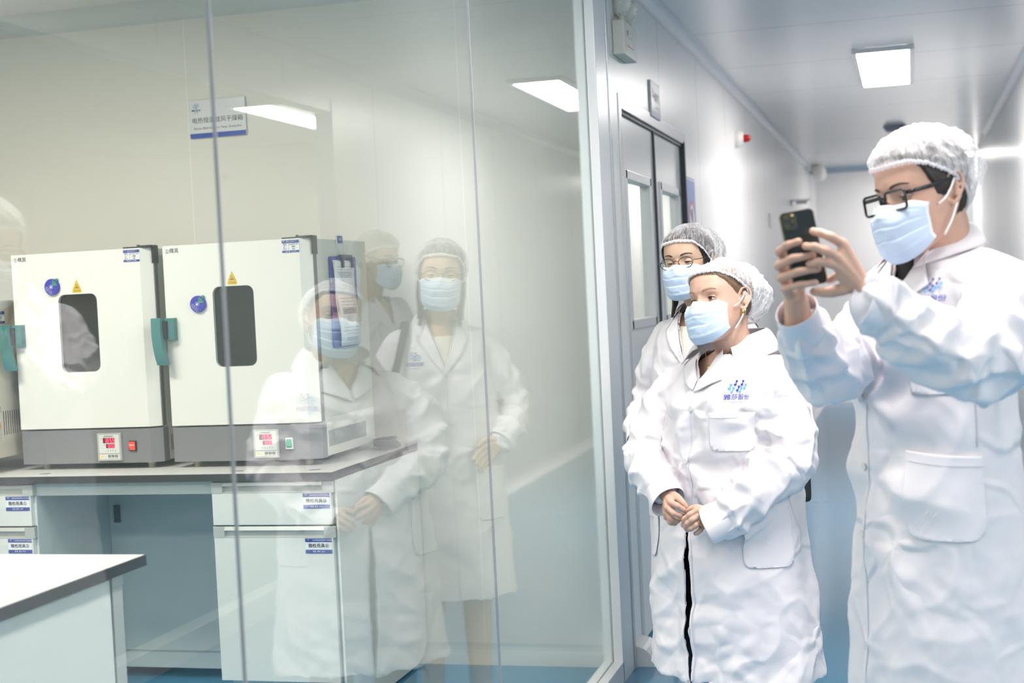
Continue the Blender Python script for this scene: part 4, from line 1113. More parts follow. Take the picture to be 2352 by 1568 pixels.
def face_mask(par, Hm, seed=0, loops=(-1, 1), drop=0.0, ear_y=-.010):
    rnd = random.Random(seed); nu, nv = 44, 40; bm = B(); rows = []; top = []
    for j in range(nv+1):
        v = j/nv; row = []
        for i in range(nu+1):
            u = -1+2*i/nu; a = abs(u)
            ztop = -.007-.006*gauss(a-.35, .25)-.012*max(0, a-.6)/.4; zbot = -.126+.040*a**2.2
            z = ztop+(zbot-ztop)*v
            yf = np.interp(v, [0, .12, .3, .5, .7, .86, 1], [.104, .1145, .121, .117, .113, .106, .086])+drop*v
            al = u*math.radians(74); y = .022+(yf-.022)*(max(0, math.cos(al))**.80); x = .0715*math.sin(al)/math.sin(math.radians(74))*(1-.05*v)
            if v < .3: y += (.3-v)/.3*(.010*gauss(u, .13)-.012*gauss(a-.42, .22))*(1-a)
            if .18 < v < .82:
                f = ((v-.18)/.2133) % 1.0; y += .0034*(1-f)*(1-a**4)-.0012
                z += .0015*(1-f)
            nn = noise.noise(Vector((u*2.2+seed, v*3.1, seed*3.7))); n2 = 1-abs(noise.noise(Vector((u*3+seed*2, v*5, 4.2))))
            y += .0022*nn*(1-a*.5)+.003*(n2**4-.3)*(1-a)
            row.append(bm.verts.new(Hm @ Vector((x, y, z))))
        rows.append(row)
    for j in range(nv):
        for i in range(nu):
            f = bm.faces.new((rows[j][i], rows[j+1][i], rows[j+1][i+1], rows[j][i+1])); f.material_index = 1 if j < 4 or (i < 1 or i >= nu-1) else 0
    o = pobj('face_mask', bm, [M['mask_blue'], M['mask_white']], par)
    s = o.modifiers.new('t', 'SOLIDIFY'); s.thickness = .0012; s.offset = -1
    for sx in loops:
        bm = B(); P = lambda x, y, z: Hm @ Vector((sx*x, y, z))
        tube(bm, smooth_path([P(.0722, .030, -.025), P(.0795, .016, -.015), P(.0835, .002, .002), P(.0815, ear_y-.002, .020)], 5), .0019*Hm.to_scale()[0], 8); tube(bm, smooth_path([P(.0672, .024, -.086), P(.0745, .006, -.060), P(.0785, ear_y, -.030)], 5), .0019*Hm.to_scale()[0], 8)
        tube(bm, smooth_path([P(.0815, ear_y-.002, .020), P(.082, ear_y-.016, .010), P(.080, ear_y-.013, -.015), P(.0785, ear_y, -.030)], 5), .0012*Hm.to_scale()[0], 6)
        pobj('ear_loop', bm, M['elastic'], o)
    return o

def spectacles(par, Hm, m, kind='oval', rim=.0011, y=.100, tilt=0.0, zc=-.001, w=.0245, h=.0185, temple_h=.0012, sep=.0335):
    # first frame piece becomes the parent of the others
    def shape(sx):
        if kind == 'oval': P = [(sx*sep+w*math.cos(a)*(1), zc+h*math.sin(a)) for a in np.linspace(0, 2*math.pi, 41)]
        else:
            P = rrect(sx*sep-w, sx*sep+w, zc-h, zc+h, .0075, 5); P.append(P[0])
        return [Vector((p[0], y-.30*abs(p[0])**1.0*.25-tilt*(p[1]), p[1])) for p in P]
    bm = B()
    for sx in (-1, 1):
        tube(bm, [Hm @ p for p in shape(sx)], rim*Hm.to_scale()[0], 8, cap=False, flat=1.0)
    bz = zc+.004 if kind == 'oval' else zc+.007
    tube(bm, smooth_path([Hm @ Vector((-sep+w*.93, y-.002, bz)), Hm @ Vector((0, y+.002, bz+.0035)), Hm @ Vector((sep-w*.93, y-.002, bz))], 5), rim*1.05*Hm.to_scale()[0], 8)
    for sx in (-1, 1): tube(bm, [Hm @ Vector((sx*(sep-w*.9), y-.003, zc-.001)), Hm @ Vector((sx*.0085, y-.010, zc-.008))], .0013*Hm.to_scale()[0], 6)
    g = pobj('glasses_frame', bm, m, par)
    for sx in (-1, 1):
        e = sx*(sep+w*.99); bm = B(); zt = zc+(.006 if kind == 'oval' else .011)
        tube(bm, smooth_path([Hm @ Vector((e, y-.009, zt)), Hm @ Vector((sx*.0755, y-.018, zt+.001)), Hm @ Vector((sx*.0790, .035, zt+.006)), Hm @ Vector((sx*.0785, -.006, zt+.012)), Hm @ Vector((sx*.0775, -.022, zt-.004))], 5), temple_h*Hm.to_scale()[0], 8, up=(0, 0, 1), flat=.35 if temple_h > .002 else 1)
        pobj('temple_arm', bm, m, g)
        bm = B(); bm.faces.new([bm.verts.new(Hm @ (p+Vector((0, -.0004, 0)))) for p in shape(sx)[:-1]]); pobj('lens', bm, M['glass_thin'], g, False)
    return g

# ---- hands: wrist, knuckles and finger chains all given as points
def hand_bm(bm, fore, wrist, mcp, fingers, thumb, r=1.0, palm_extra=()):
    k = r
    capsule(bm, [fore, tuple(Vector(fore).lerp(Vector(wrist), .6)), wrist], [.031*k, .027*k, .0245*k], 16)
    W_ = Vector(wrist)
    for i, m_ in enumerate(mcp):
        mid = W_.lerp(Vector(m_), .5)
        capsule(bm, [tuple(W_.lerp(Vector(m_), .05)), tuple(mid), m_], [.018*k, .0155*k, .0118*k], 14)
    for a, b_ in zip(mcp[:-1], mcp[1:]):
        for t in (.25, .5, .75):
            q = Vector(a).lerp(Vector(b_), t); capsule(bm, [tuple(W_.lerp(q, .15)), tuple(W_.lerp(q, .6)), tuple(W_.lerp(q, .93))], [.015*k, .014*k, .0105*k], 12)
    for p in palm_extra: capsule(bm, [tuple(Vector(p[0])), tuple(Vector(p[1]))], [p[2]*k, p[3]*k], 12)
    R0 = [(.0108, .0098, .0088, .0076), (.0110, .0100, .0090, .0078), (.0105, .0096, .0087, .0075), (.0094, .0086, .0078, .0068)]
    for f, rr in zip(fingers, R0):
        P_, Q_ = [f[0]], [rr[0]*k]
        for i in range(1, len(f)):      # phalanges slightly slimmer between the joints
            P_ += [tuple((Vector(f[i-1])+Vector(f[i]))/2), f[i]]; Q_ += [(rr[i-1]+rr[i])/2*k*.925, rr[i]*k*1.03]
        capsule(bm, P_, Q_, 16)
    capsule(bm, thumb, [x*k for x in (.0165, .0128, .0112, .0088)[:len(thumb)]], 14)
    return bm

def nail(par, Hp, tip, back, normal, w=.0052, name='fingernail'):
    d = (Vector(tip)-Vector(back)).normalized(); n = Vector(normal); n = (n-d*n.dot(d)).normalized(); s = d.cross(n)
    bm = B(); c = Vector(tip)+n*.0064
    rows = []
    for i in range(7):
        a = -1+i/3.0; rows.append([bm.verts.new(c+d*(-.0052+.0095*j/4)+s*(w*a*(1-.25*max(0, j-3)))-n*(.0022*a*a)) for j in range(5)])
    for i in range(6):
        for j in range(4): bm.faces.new((rows[i][j], rows[i+1][j], rows[i+1][j+1], rows[i][j+1]))
    pobj(name, bm, Hp, par)

# ---- garments
class Frame:
    def __init__(s, cx, cy, az):
        a = math.radians(az); s.C = Vector((cx, cy, 0)); s.F = Vector((-math.sin(a), -math.cos(a), 0)); s.R = Vector((-math.cos(a), math.sin(a), 0))
    def w(s, r, f, z): return s.C+s.R*r+s.F*f+Vector((0, 0, z))
    def l(s, p): d = p-s.C; return Vector((d.dot(s.R), d.dot(s.F), p.z))

def loft(bm, fr, rings, n=56, shrink=0.0, cap=True):
    """rings: (z, half width, front depth, back depth, forward offset, side offset, exponent)"""
    keys = list(zip(*rings)); z = list(keys[0]); order = np.argsort(z); K = [np.array(k)[order] for k in keys]
    zz = []
    for a, b_ in zip(K[0][:-1], K[0][1:]):
        m_ = max(2, int((b_-a)/.03)); zz += list(np.linspace(a, b_, m_, endpoint=False))
    zz.append(K[0][-1]); rows = []
    for q in zz:
        w_, f_, b_, of, os_, ex = [float(np.interp(q, K[0], k)) for k in K[1:7]]
        w_ -= shrink; f_ -= shrink; b_ -= shrink; row = []
        for k in range(n):
            a = 2*math.pi*k/n; s, c = math.sin(a), math.cos(a); e = 2/ex
            row.append(bm.verts.new(fr.w(os_+w_*math.copysign(abs(s)**e, s), of+(f_ if c > 0 else b_)*math.copysign(abs(c)**e, c), q)))
        rows.append(row)
    for i in range(len(rows)-1):
        for k in range(n): bm.faces.new((rows[i][k], rows[i][(k+1) % n], rows[i+1][(k+1) % n], rows[i+1][k]))
    if cap: bm.faces.new(rows[0][::-1]); bm.faces.new(rows[-1])
    return bm

def seg_param(p, path):
    best = (9e9, 0, None, None, 0); L = 0
    for i, (a, b_) in enumerate(zip(path[:-1], path[1:])):
        d = b_-a; l = d.length; t = max(0, min(1, (p-a).dot(d)/(l*l))); q = a+d*t; r = (p-q).length
        if r < best[0]: best = (r, L+t*l, q, d/l, i)
        L += l
    return best, L

def coat(par, fr, rings, sleeves, hem, openf, snapf=None, voxel=.0065, seed=1, amp=1.0, sleeve_amp=1.0, m=None, pulls=(), name='lab_coat'):
    bm = B(); loft(bm, fr, rings)
    for path, rad in sleeves: capsule(bm, path, rad, 22)
    bm = remesh(bm, voxel, 14, .5); bm.normal_update()
    paths = [[Vector(p) for p in smooth_path(s[0], 4)] for s in sleeves]
    lens = [sum((b_-a).length for a, b_ in zip(p[:-1], p[1:])) for p in paths]
    elbow = []
    for s, p in zip(sleeves, paths):
        (_, L_, _, _, _), _2 = seg_param(Vector(s[0][len(s[0])//2]), p); elbow.append(L_)
    o3 = Vector((seed*7.3, seed*1.7, seed*3.1)); disp = {}; SL = {}
    for v in bm.verts:
        p = v.co; l = fr.l(p); sl = None
        for i, path in enumerate(paths):
            if (p-path[0]).length > lens[i]+.15: continue
            (r, s, q, d, k), _ = seg_param(p, path)
            rad = float(np.interp(s/lens[i], np.linspace(0, 1, len(sleeves[i][1])), sleeves[i][1]))
            if r < rad*1.25+.01 and (sl is None or r < sl[0]): sl = (r, s, q, d, i, rad)
        zt = np.interp(l.z, [hem, hem+.25, 1.0, 1.25, 1.4], [1.0, .85, .65, .55, .25])
        ang = math.atan2(l.x, l.y)
        fold = .010*zt*math.sin(ang*9+2.2*noise.noise(Vector((l.x*3, l.y*3, l.z*1.1))+o3)+seed)*(1 if l.z < 1.05 else .75)
        c1 = ridge(noise.noise(Vector((l.x*4.5+l.z*1.5, l.y*4.5, l.z*3.2))+o3))**5; c2 = ridge(noise.noise(Vector((l.x*7+l.z*4, l.y*7, l.z*6-l.x*3))+o3*2))**6
        cr = .011*(c1-.35)+.0065*(c2-.3)
        if l.z < 1.15:
            pv = Vector((l.x*5.2+l.z*2.0, l.y*5.2, l.z*5.0-l.x*1.5))+o3; pv += Vector((noise.noise(pv*.6), 0, noise.noise(pv*.6+o3)))*.5
            vd = noise.voronoi(pv)[0]; vd2 = noise.voronoi(pv*2.1+o3)[0]
            lowk = max(0, min(1, (1.15-l.z)/.35)); msk = max(0, min(1, .5+1.6*noise.noise(pv*.45+o3*2)))
            cr = cr*.45+lowk*msk*(.016*(min(.5, vd[1]-vd[0])-.2)+.007*(min(.5, vd2[1]-vd2[0])-.2))
        d0 = (fold*.6+cr*(.45+1.15*zt))*amp
        for (ps, pz, R_, A_, ph0, nf) in pulls:
            dx, dz = l.x-ps, l.z-pz; rr = math.hypot(dx, dz)
            if l.y > 0 and rr < R_: d0 += A_*math.sin(math.atan2(dz, dx)*nf+ph0)*math.sin(math.pi*min(1, rr/R_))**1.0
        if sl is not None:
            r, s, q, d, i, rad = sl; t = (p-q); u = d.orthogonal().normalized(); w_ = d.cross(u); an = math.atan2(t.dot(w_), t.dot(u))
            e = math.exp(-((s-elbow[i])/.11)**2); en = math.exp(-((s-lens[i])/.14)**2)
            nz = noise.noise(Vector((s*4, math.cos(an)*.9, math.sin(an)*.9))+o3)
            f1 = .5+.5*math.sin(s*2*math.pi/.078+math.sin(an)*1.6+an*(0.0)+3.0*nz); f1 = f1**2.2
            g1 = ridge(noise.noise(Vector((s*7+.6*math.sin(an), math.cos(an)*1.1, math.sin(an)*1.1))+o3*1.3))**4
            d1 = (.0150*(.38+.95*e+.55*en)*(f1-.35)*(.35+.65*(.5+.5*math.sin(an+2.5*nz))) + .010*(g1-.4))*sleeve_amp
            SL[v] = s
            k = max(0, min(1, (s-.03)/.07)); d0 = d0*(1-k)+d1*k
        disp[v] = v.normal*d0
    for v, d in disp.items(): v.co += d
    bmesh.ops.smooth_vert(bm, verts=bm.verts, factor=.5, use_axis_x=True, use_axis_y=True, use_axis_z=True)
    bm.normal_update(); bm.verts.index_update()
    bt = bm.copy(); bt.verts.ensure_lookup_table()      # torso without sleeves or openings: what patches are laid on
    bmesh.ops.delete(bt, geom=[bt.verts[v.index] for v in bm.verts if SL.get(v, 0) > .07], context='VERTS')
    tree = BVHTree.FromBMesh(bt); bt.free()
    if snapf:
        for v in bm.verts:
            l = fr.l(v.co); x = snapf(l)
            if x is not None: v.co += fr.R*(x-l.x)
    kill = [f for f in bm.faces if openf(fr.l(f.calc_center_median()), f.normal)]
    bmesh.ops.delete(bm, geom=kill, context='FACES')
    o = pobj(name, bm, m or M['coat'], par)
    s = o.modifiers.new('t', 'SOLIDIFY'); s.thickness = .0032; s.offset = -1
    return o, tree

def drape(fr, tree, pts2, sub=3, off=.004, side=1):
    """polygon in (right, z) of the body frame laid on the garment from the front"""
    bm = B(); f = bm.faces.new([bm.verts.new((p[0], 0, p[1])) for p in pts2])
    bmesh.ops.triangulate(bm, faces=bm.faces)
    for _ in range(sub):
        L = [e for e in bm.edges if e.calc_length() > .012]
        if not L: break
        bmesh.ops.subdivide_edges(bm, edges=L, cuts=1); bmesh.ops.triangulate(bm, faces=[f for f in bm.faces if len(f.verts) > 3])
    last = None
    ys = {}
    for v in bm.verts:
        o = fr.w(v.co.x, .8*side, v.co.z); h = tree.ray_cast(o, -fr.F*side)
        y = (fr.l(h[0]).y if h[0] is not None else None); ys[v] = y
    good = [y for y in ys.values() if y is not None]; med = float(np.median(good)) if good else .1
    for v in bm.verts:
        y = ys[v]
        if y is None or abs(y-med) > .09: y = med
        ys[v] = y
    # smooth depth so the piece lies as one cloth
    for _ in range(4):
        new = {}
        for v in bm.verts:
            nb = [ys[e.other_vert(v)] for e in v.link_edges]; a = sum(nb)/len(nb); new[v] = max(ys[v], .4*ys[v]+.6*a)
        ys = new
    for v in bm.verts: v.co = fr.w(v.co.x, ys[v]+off*side, v.co.z)
    return bm

def pocket(t0, t1, z0, z1, r=.02, k=.2, slant=0.0):
    """outline in (angle, z) with rounded lower corners"""
    q = r/k*57.3; s_ = 1 if t1 > t0 else -1; P = [(t0, z1), (t1, z1+slant)]
    for a in (0, 30, 60, 90): P.append((t1-s_*q*(1-math.cos(math.radians(a))), z0+r*(1-math.sin(math.radians(a)))))
    for a in (90, 60, 30, 0): P.append((t0+s_*q*(1-math.cos(math.radians(a))), z0+r*(1-math.sin(math.radians(a)))))
    return P
def radial_patch(par, fr, tree, pts, m, name, os_=0.0, th=.0016, off=.003, k=.2):
    """cloth piece wrapped around the torso: points are (angle towards the right side in degrees, z)"""
    bm = B(); bm.faces.new([bm.verts.new((p[0]/57.3*k, 0, p[1])) for p in pts]); bmesh.ops.triangulate(bm, faces=bm.faces)
    for _ in range(6):
        L = [e for e in bm.edges if e.calc_length() > .011]
        if not L: break
        bmesh.ops.subdivide_edges(bm, edges=L, cuts=1); bmesh.ops.triangulate(bm, faces=[f for f in bm.faces if len(f.verts) > 3])
    R_ = {}; D_ = {}
    for v in bm.verts:
        a = v.co.x/k; d = (fr.F*math.cos(a)+fr.R*math.sin(a)); ax = fr.w(os_, 0, v.co.z); h = tree.ray_cast(ax+d*.5, -d, .45)
        R_[v] = (h[0]-ax).length if h[0] is not None else None; D_[v] = (ax, d)
    med = float(np.median([x for x in R_.values() if x])) if any(R_.values()) else .15
    for v in R_:
        if R_[v] is None: R_[v] = med
    for _ in range(5):
        R_ = {v: max(x, .5*x+.5*sum(R_[e.other_vert(v)] for e in v.link_edges)/len(v.link_edges)) for v, x in R_.items()}
    for v in bm.verts: ax, d = D_[v]; v.co = ax+d*(R_[v]+off)
    bm.normal_update(); c = fr.w(os_, 0, 0)
    if sum(f.normal.dot((f.calc_center_median()-c)*1.0) for f in bm.faces) < 0:
        for f in bm.faces: f.normal_flip()
    o = pobj(name, bm, m, par); s = o.modifiers.new('t', 'SOLIDIFY'); s.thickness = th; s.offset = 1
    return o
def radial_line(par, fr, tree, pts, m, name='seam', os_=0.0, r=.0009, off=.001):
    P = []
    for p in smooth_path([(a, b_, 0) for a, b_ in pts], 8):
        a = p[0]/57.3; d = (fr.F*math.cos(a)+fr.R*math.sin(a)); ax = fr.w(os_, 0, p[1]); h = tree.ray_cast(ax+d*.5, -d, .45)
        if h[0] is not None: P.append(h[0]+d*off)
    if len(P) > 2:
        bm = B(); tube(bm, P, r, 6); return pobj(name, bm, m, par)

def patch(par, fr, tree, pts, m, name, th=.002, off=.004, sub=5, side=1):
    bm = drape(fr, tree, pts, sub, off, side); bm.normal_update()
    if bm.faces and sum((f.normal.dot(fr.F*side) for f in bm.faces)) < 0:
        for f in bm.faces: f.normal_flip()
    o = pobj(name, bm, m, par); s = o.modifiers.new('t', 'SOLIDIFY'); s.thickness = th; s.offset = 1
    return o

def line_on(par, fr, tree, pts, m, name='seam', r=.0012, off=.001, parent=None):
    P = []
    for p in smooth_path([(a, b_, 0) for a, b_ in pts], 8):
        h = tree.ray_cast(fr.w(p[0], .8, p[1]), -fr.F)
        if h[0] is not None: P.append(h[0]+fr.F*off)
    if len(P) > 2:
        bm = B(); tube(bm, P, r, 6); return pobj(name, bm, m, parent or par)

def coat_logo(par, fr, tree, s, z, size, tilt=0, name='coat_logo'):
    h = tree.ray_cast(fr.w(s, .8, z), -fr.F); c = h[0] if h[0] is not None else fr.w(s, .16, z)
    n = (h[1] if h[0] is not None else fr.F); n = n if n.dot(fr.F) > 0 else -n
    n = (n*.5+fr.F*.5).normalized(); xax = (Vector((0, 0, 1)).cross(n)).normalized(); yax = n.cross(xax)
    mt = Matrix(((xax.x, yax.x, n.x, c.x+n.x*.007), (xax.y, yax.y, n.y, c.y+n.y*.007), (xax.z, yax.z, n.z, c.z+n.z*.007), (0, 0, 0, 1))) @ Matrix.Rotation(math.radians(tilt), 4, 'Z')
    bm = B(); logo(bm, mt, size, 0, 1)
    Q, Y = [], []      # lay it on a smooth surface fitted just above the cloth
    for i in range(11):
        for j in range(9):
            a, b_ = s+(i/10-.5)*size*1.5, z+(j/8-.62)*size*1.3; h = tree.ray_cast(fr.w(a, .8, b_), -fr.F)
            if h[0] is not None: a, b_ = a-s, b_-z; Q.append((1, a, b_, a*a, a*b_, b_*b_)); Y.append(fr.l(h[0]).y)
    Q = np.array(Q); Y = np.array(Y); K, *_ = np.linalg.lstsq(Q, Y, rcond=None); up = float(np.percentile(Y-Q@K, 97))+.0006
    for v in bm.verts:
        l = fr.l(v.co); a, b_ = l.x-s, l.z-z; y = float(np.dot((1, a, b_, a*a, a*b_, b_*b_), K))+up
        v.co = fr.w(l.x, y, l.z)
    return pobj(name, bm, [M['logo_blue'], M['logo_light']], par, False)

def cuff(par, a, b_, r0, r1, m, name='cuff', flat=.85, seed=0):
    """open sleeve end with thickness, from a (inside) to b (rim)"""
    bm = B(); A, Bv = Vector(a), Vector(b_); P = [A.lerp(Bv, t) for t in (0, .25, .5, .75, 1)]; R_ = [r0+(r1-r0)*t for t in (0, .25, .5, .75, 1)]
    tube(bm, P, R_, 40, cap=False, flat=flat)
    for v in bm.verts:
        v.co += Vector((noise.noise(v.co*18+Vector((seed, 0, 0))), noise.noise(v.co*18+Vector((seed, 5, 0))), noise.noise(v.co*18+Vector((seed, 9, 0)))))*.004
    o = pobj(name, bm, m, par); s = o.modifiers.new('t', 'SOLIDIFY'); s.thickness = .003; s.offset = 0
    ss = o.modifiers.new('s', 'SUBSURF'); ss.levels = 1; ss.render_levels = 1
    return o

def collar(par, fr, pts_in, pts_out, m, name='collar', th=.003, seed=0):
    """strip between an inner (standing) and outer (folded) edge, both lists of (right, forward, z)"""
    a = smooth_path(pts_in, 6); b_ = smooth_path(pts_out, 6); bm = B(); rows = []
    for p, q in zip(a, b_):
        P, Q = Vector(p), Vector(q); row = []
        for j in range(7):
            t = j/6; x = P.lerp(Q, t); x.z += .012*math.sin(math.pi*t)*(1-t*.4); row.append(bm.verts.new(fr.w(*x)))
        rows.append(row)
    for i in range(len(rows)-1):
        for j in range(6): bm.faces.new((rows[i][j], rows[i+1][j], rows[i+1][j+1], rows[i][j+1]))
    o = pobj(name, bm, m, par); s = o.modifiers.new('t', 'SOLIDIFY'); s.thickness = th; s.offset = 0
    return o
def button(par, fr, tree, s, z, parent=None):
    h = tree.ray_cast(fr.w(s, .8, z), -fr.F)
    if h[0] is None: return
    c = h[0]+fr.F*.0015; bm = B(); tube(bm, [c, c+fr.F*.003], .0085, 18)
    return pobj('button', bm, M['button'], parent or par, False)
# ------------------------------------------------------------------ the four people
def Hp(Hm, x, y, z): return Hm @ Vector((x, y, z))
def legs_bm(bm, fr, hipz, anklez, sep=.10, r=(.09, .058, .042), toe=.15):
    for sx in (-1, 1):
        capsule(bm, [fr.w(sx*sep, 0, hipz), fr.w(sx*sep, .015, (hipz+anklez)/2+.04), fr.w(sx*sep*1.05, -.01, anklez)], list(r), 18)
    return bm
def shoes(par, fr, m, sep=.105, name='shoe'):
    for sx in (-1, 1):
        bm = B(); capsule(bm, [fr.w(sx*sep, -.05, .035), fr.w(sx*sep, .06, .032), fr.w(sx*sep*1.15, .17, .026)], [.040, .040, .026], 16)
        for v in bm.verts: v.co.z = max(v.co.z, .002)
        pobj(name, bm, m, par)
def begin(name, label, loc):
    global SHIFT
    t = empty(name, label, 'person', loc); SHIFT = Vector(loc); return t
def vopen(l, vb, vl, vr):
    """inside the triangle neck opening"""
    if l.y < 0 or l.z < vb[1]: return False
    t = (l.z-vb[1])/(vl[1]-vb[1]); t2 = (l.z-vb[1])/(vr[1]-vb[1])
    a = vb[0]+(vl[0]-vb[0])*t; b_ = vb[0]+(vr[0]-vb[0])*t2
    return min(a, b_) < l.x < max(a, b_)

def vsnap(l, vb, vl, vr):
    if l.y < 0 or l.z < vb[1]: return None
    t = (l.z-vb[1])/(vl[1]-vb[1]); t2 = (l.z-vb[1])/(vr[1]-vb[1]); a = vb[0]+(vl[0]-vb[0])*t; b_ = vb[0]+(vr[0]-vb[0])*t2; a, b_ = min(a, b_), max(a, b_)
    if a < l.x < b_: return a-.0002 if l.x-a < b_-l.x else b_+.0002
    return None

# ================= woman in front
W1R = [(.36, .290, .20, .20, 0, .0, 2.2), (.70, .262, .185, .185, 0, .0, 2.2), (.95, .236, .165, .165, 0, -.005, 2.2), (1.06, .222, .165, .155, 0, -.025, 2.2), (1.18, .215, .172, .145, 0, -.045, 2.2), (1.26, .200, .130, .125, 0, -.05, 2.2), (1.31, .165, .098, .110, -.01, -.05, 2.1), (1.345, .095, .075, .088, -.015, -.05, 2.0), (1.375, .075, .062, .078, -.015, -.05, 2.0)]
P1 = begin('person', 'woman in white lab coat and hair net with clasped hands, in front of the others', (.585, 4.45, 0))
f1 = Frame(.585, 4.45, 33)
H1 = rotm((.598, 4.390, 1.487), 145, 8.5, 9, 1.06)
SK1 = skin('skin_front_woman', (0.58, 0.36, 0.28))
b = B(); head_bm(b, H1)
capsule(b, [Hp(H1, 0, -.025, -.03), Hp(H1, 0, -.028, -.085), f1.w(-.05, -.02, 1.31), f1.w(-.05, -.02, 1.24)], [.060, .058, .062, .09], 24)
loft(b, f1, [r for r in W1R if r[0] >= .95], shrink=.026)
body = remesh(b, .0030, 2, .5)
HR1 = B(); hand_bm(HR1, (.383, 4.34, .972), (.431, 4.27, .923), [(.448, 4.215, .914), (.437, 4.215, .898), (.431, 4.225, .881), (.429, 4.24, .867)],
    [[(.448, 4.215, .914), (.469, 4.2, .906), (.485, 4.205, .894), (.493, 4.215, .884)], [(.437, 4.215, .898), (.458, 4.2, .884), (.475, 4.205, .876), (.483, 4.22, .871)],
     [(.431, 4.225, .881), (.448, 4.212, .865), (.463, 4.22, .858), (.469, 4.24, .86)], [(.429, 4.24, .867), (.441, 4.232, .851), (.453, 4.24, .847), (.459, 4.25, .852)]],
    [(.442, 4.26, .93), (.462, 4.242, .925), (.479, 4.228, .912), (.489, 4.225, .900)], .92)
HL1 = B(); hand_bm(HL1, (.634, 4.23, .882), (.566, 4.215, .866), [(.526, 4.19, .893), (.529, 4.185, .876), (.534, 4.19, .86), (.54, 4.2, .846)],
    [[(.526, 4.19, .893), (.508, 4.18, .883), (.49, 4.185, .869), (.484, 4.195, .849)], [(.529, 4.185, .876), (.515, 4.175, .868), (.499, 4.18, .856), (.492, 4.19, .842)],
     [(.534, 4.19, .86), (.524, 4.178, .852), (.509, 4.18, .842), (.496, 4.195, .835)], [(.54, 4.2, .846), (.535, 4.19, .836), (.526, 4.19, .828), (.518, 4.2, .824)]],
    [(.556, 4.21, .880), (.532, 4.205, .897), (.513, 4.21, .896), (.497, 4.215, .889)], .92)
merge(body, remesh(HR1, .0018, 3, .5)); merge(body, remesh(HL1, .0018, 3, .5))
pobj('body', body, SK1, P1)
eyes(P1, H1, SK1, gaze=(3, -3), lid=(.40, .60), lidm=skin('eyelid_skin', (.46, .25, .18)), brow=(.30, .17, .11), iris=mat('iris_brown_green', (.03, .026, .018), .1), thick=.0016)
ln1 = ([0, 40, 60, 80, 95, 120, 150, 180], [.070, .064, .046, .016, .008, -.030, -.070, -.075])
hair_shell(P1, H1, hairmat('hair_light_brown', (.16, .095, .055)), ln1, .004)
band1 = ([0, 40, 70, 88, 100, 120, 150, 180], [.080, .078, .062, .044, .022, -.012, -.048, -.058])
bouffant(P1, H1, band1, (0, -.032, .030), (.092, .116, .098), .030, 4, fold=.013, dense=M['cap_light'])
face_mask(P1, H1, 1)
bm = B(); c = Hp(H1, -.0765, -.003, -.036); capsule(bm, [c, c+Vector((0, 0, -.004))], [.0062, .006], 12); e = pobj('earring', bm, M['gold'], P1)
bm = B(); c = c+Vector((.001, 0, -.011)); capsule(bm, [c, c+Vector((0, 0, -.001))], [.0042, .004], 10); pobj('earring_drop', bm, M['gold'], e)
# dark dress and trousers under the coat
bm = B(); loft(bm, f1, [(.50, .20, .13, .13, 0, 0, 2.2), (.95, .205, .135, .14, 0, 0, 2.2), (1.10, .195, .135, .13, 0, -.02, 2.2), (1.22, .185, .115, .11, 0, -.045, 2.2)], shrink=0); pobj('dark_top', bm, mat('black_cloth', (.012, .012, .014), .8), P1)
bm = B(); legs_bm(bm, f1, .70, .08, .105, (.105, .08, .06)); pobj('trousers', bm, mat('black_trousers', (.012, .013, .018), .8), P1)
shoes(P1, f1, M['black'])
sl1 = ([f1.w(-.205, -.005, 1.262), (.772, 4.335, 1.19), (.795, 4.275, 1.035), (.715, 4.225, .955), (.612, 4.205, .868)], [.070, .074, .074, .068, .058])
sr1 = ([f1.w(.105, -.01, 1.250), (.382, 4.555, 1.17), (.335, 4.47, 1.015), (.362, 4.385, .985), (.405, 4.315, .942)], [.066, .070, .067, .062, .053])
VB, VL, VR = (-.020, 1.262), (.050, 1.36), (-.078, 1.37)
def open1(l, n):
    if l.z < .375 and n.z < -.5: return True
    if l.z > 1.348 or (l.z > 1.335 and n.z > .45 and abs(l.x+.05) < .10): return True
    if vopen(l, VB, VL, (VR[0], VR[1])): return True
    if l.y > 0 and l.z < .84:
        t = (.84-l.z)/.48; c = .014-.016*t; w_ = .0125*max(0, math.sin(math.pi*min(1, t*1.02)))**.7+.0015
        return abs(l.x-c) < w_
    return False
def snap1(l):
    x = vsnap(l, VB, VL, VR)
    if x is not None: return x
    if l.y > 0 and .36 < l.z < .84:
        t = (.84-l.z)/.48; c = .014-.016*t; w_ = .0125*max(0, math.sin(math.pi*min(1, t*1.02)))**.7+.0015
        if abs(l.x-c) < w_: return c+math.copysign(w_+.0002, l.x-c)
    return None
coat1, T1 = coat(P1, f1, W1R, [sl1, sr1], .36, open1, snap1, voxel=.0055, seed=1, amp=1.15, sleeve_amp=1.3,
    pulls=[(.02, 1.023, .22, .011, .6, 5), (-.013, 1.18, .16, .006, 1.0, 5), (-.20, 1.13, .14, .009, .2, 4)])
cuff(P1, (.625, 4.207, .878), (.548, 4.197, .845), .054, .061, M['coat_flat'], seed=3)
cuff(P1, (.400, 4.322, .948), (.432, 4.268, .905), .051, .056, M['coat_flat'], seed=5)
cl = M['coat_flat']
patch(P1, f1, T1, [(-.070, 1.350), (-.020, 1.262), (-.014, 1.228), (-.113, 1.266), (-.095, 1.303)], cl, 'lapel', off=.007)
patch(P1, f1, T1, [(.048, 1.352), (.004, 1.237), (-.014, 1.240), (-.020, 1.262), (.040, 1.345), (.052, 1.352), (.086, 1.303), (.064, 1.268), (.020, 1.240), (.004, 1.230)][0:0] or [(.044, 1.345), (-.016, 1.262), (-.010, 1.232), (.064, 1.266), (.088, 1.302)], cl, 'lapel', off=.005)
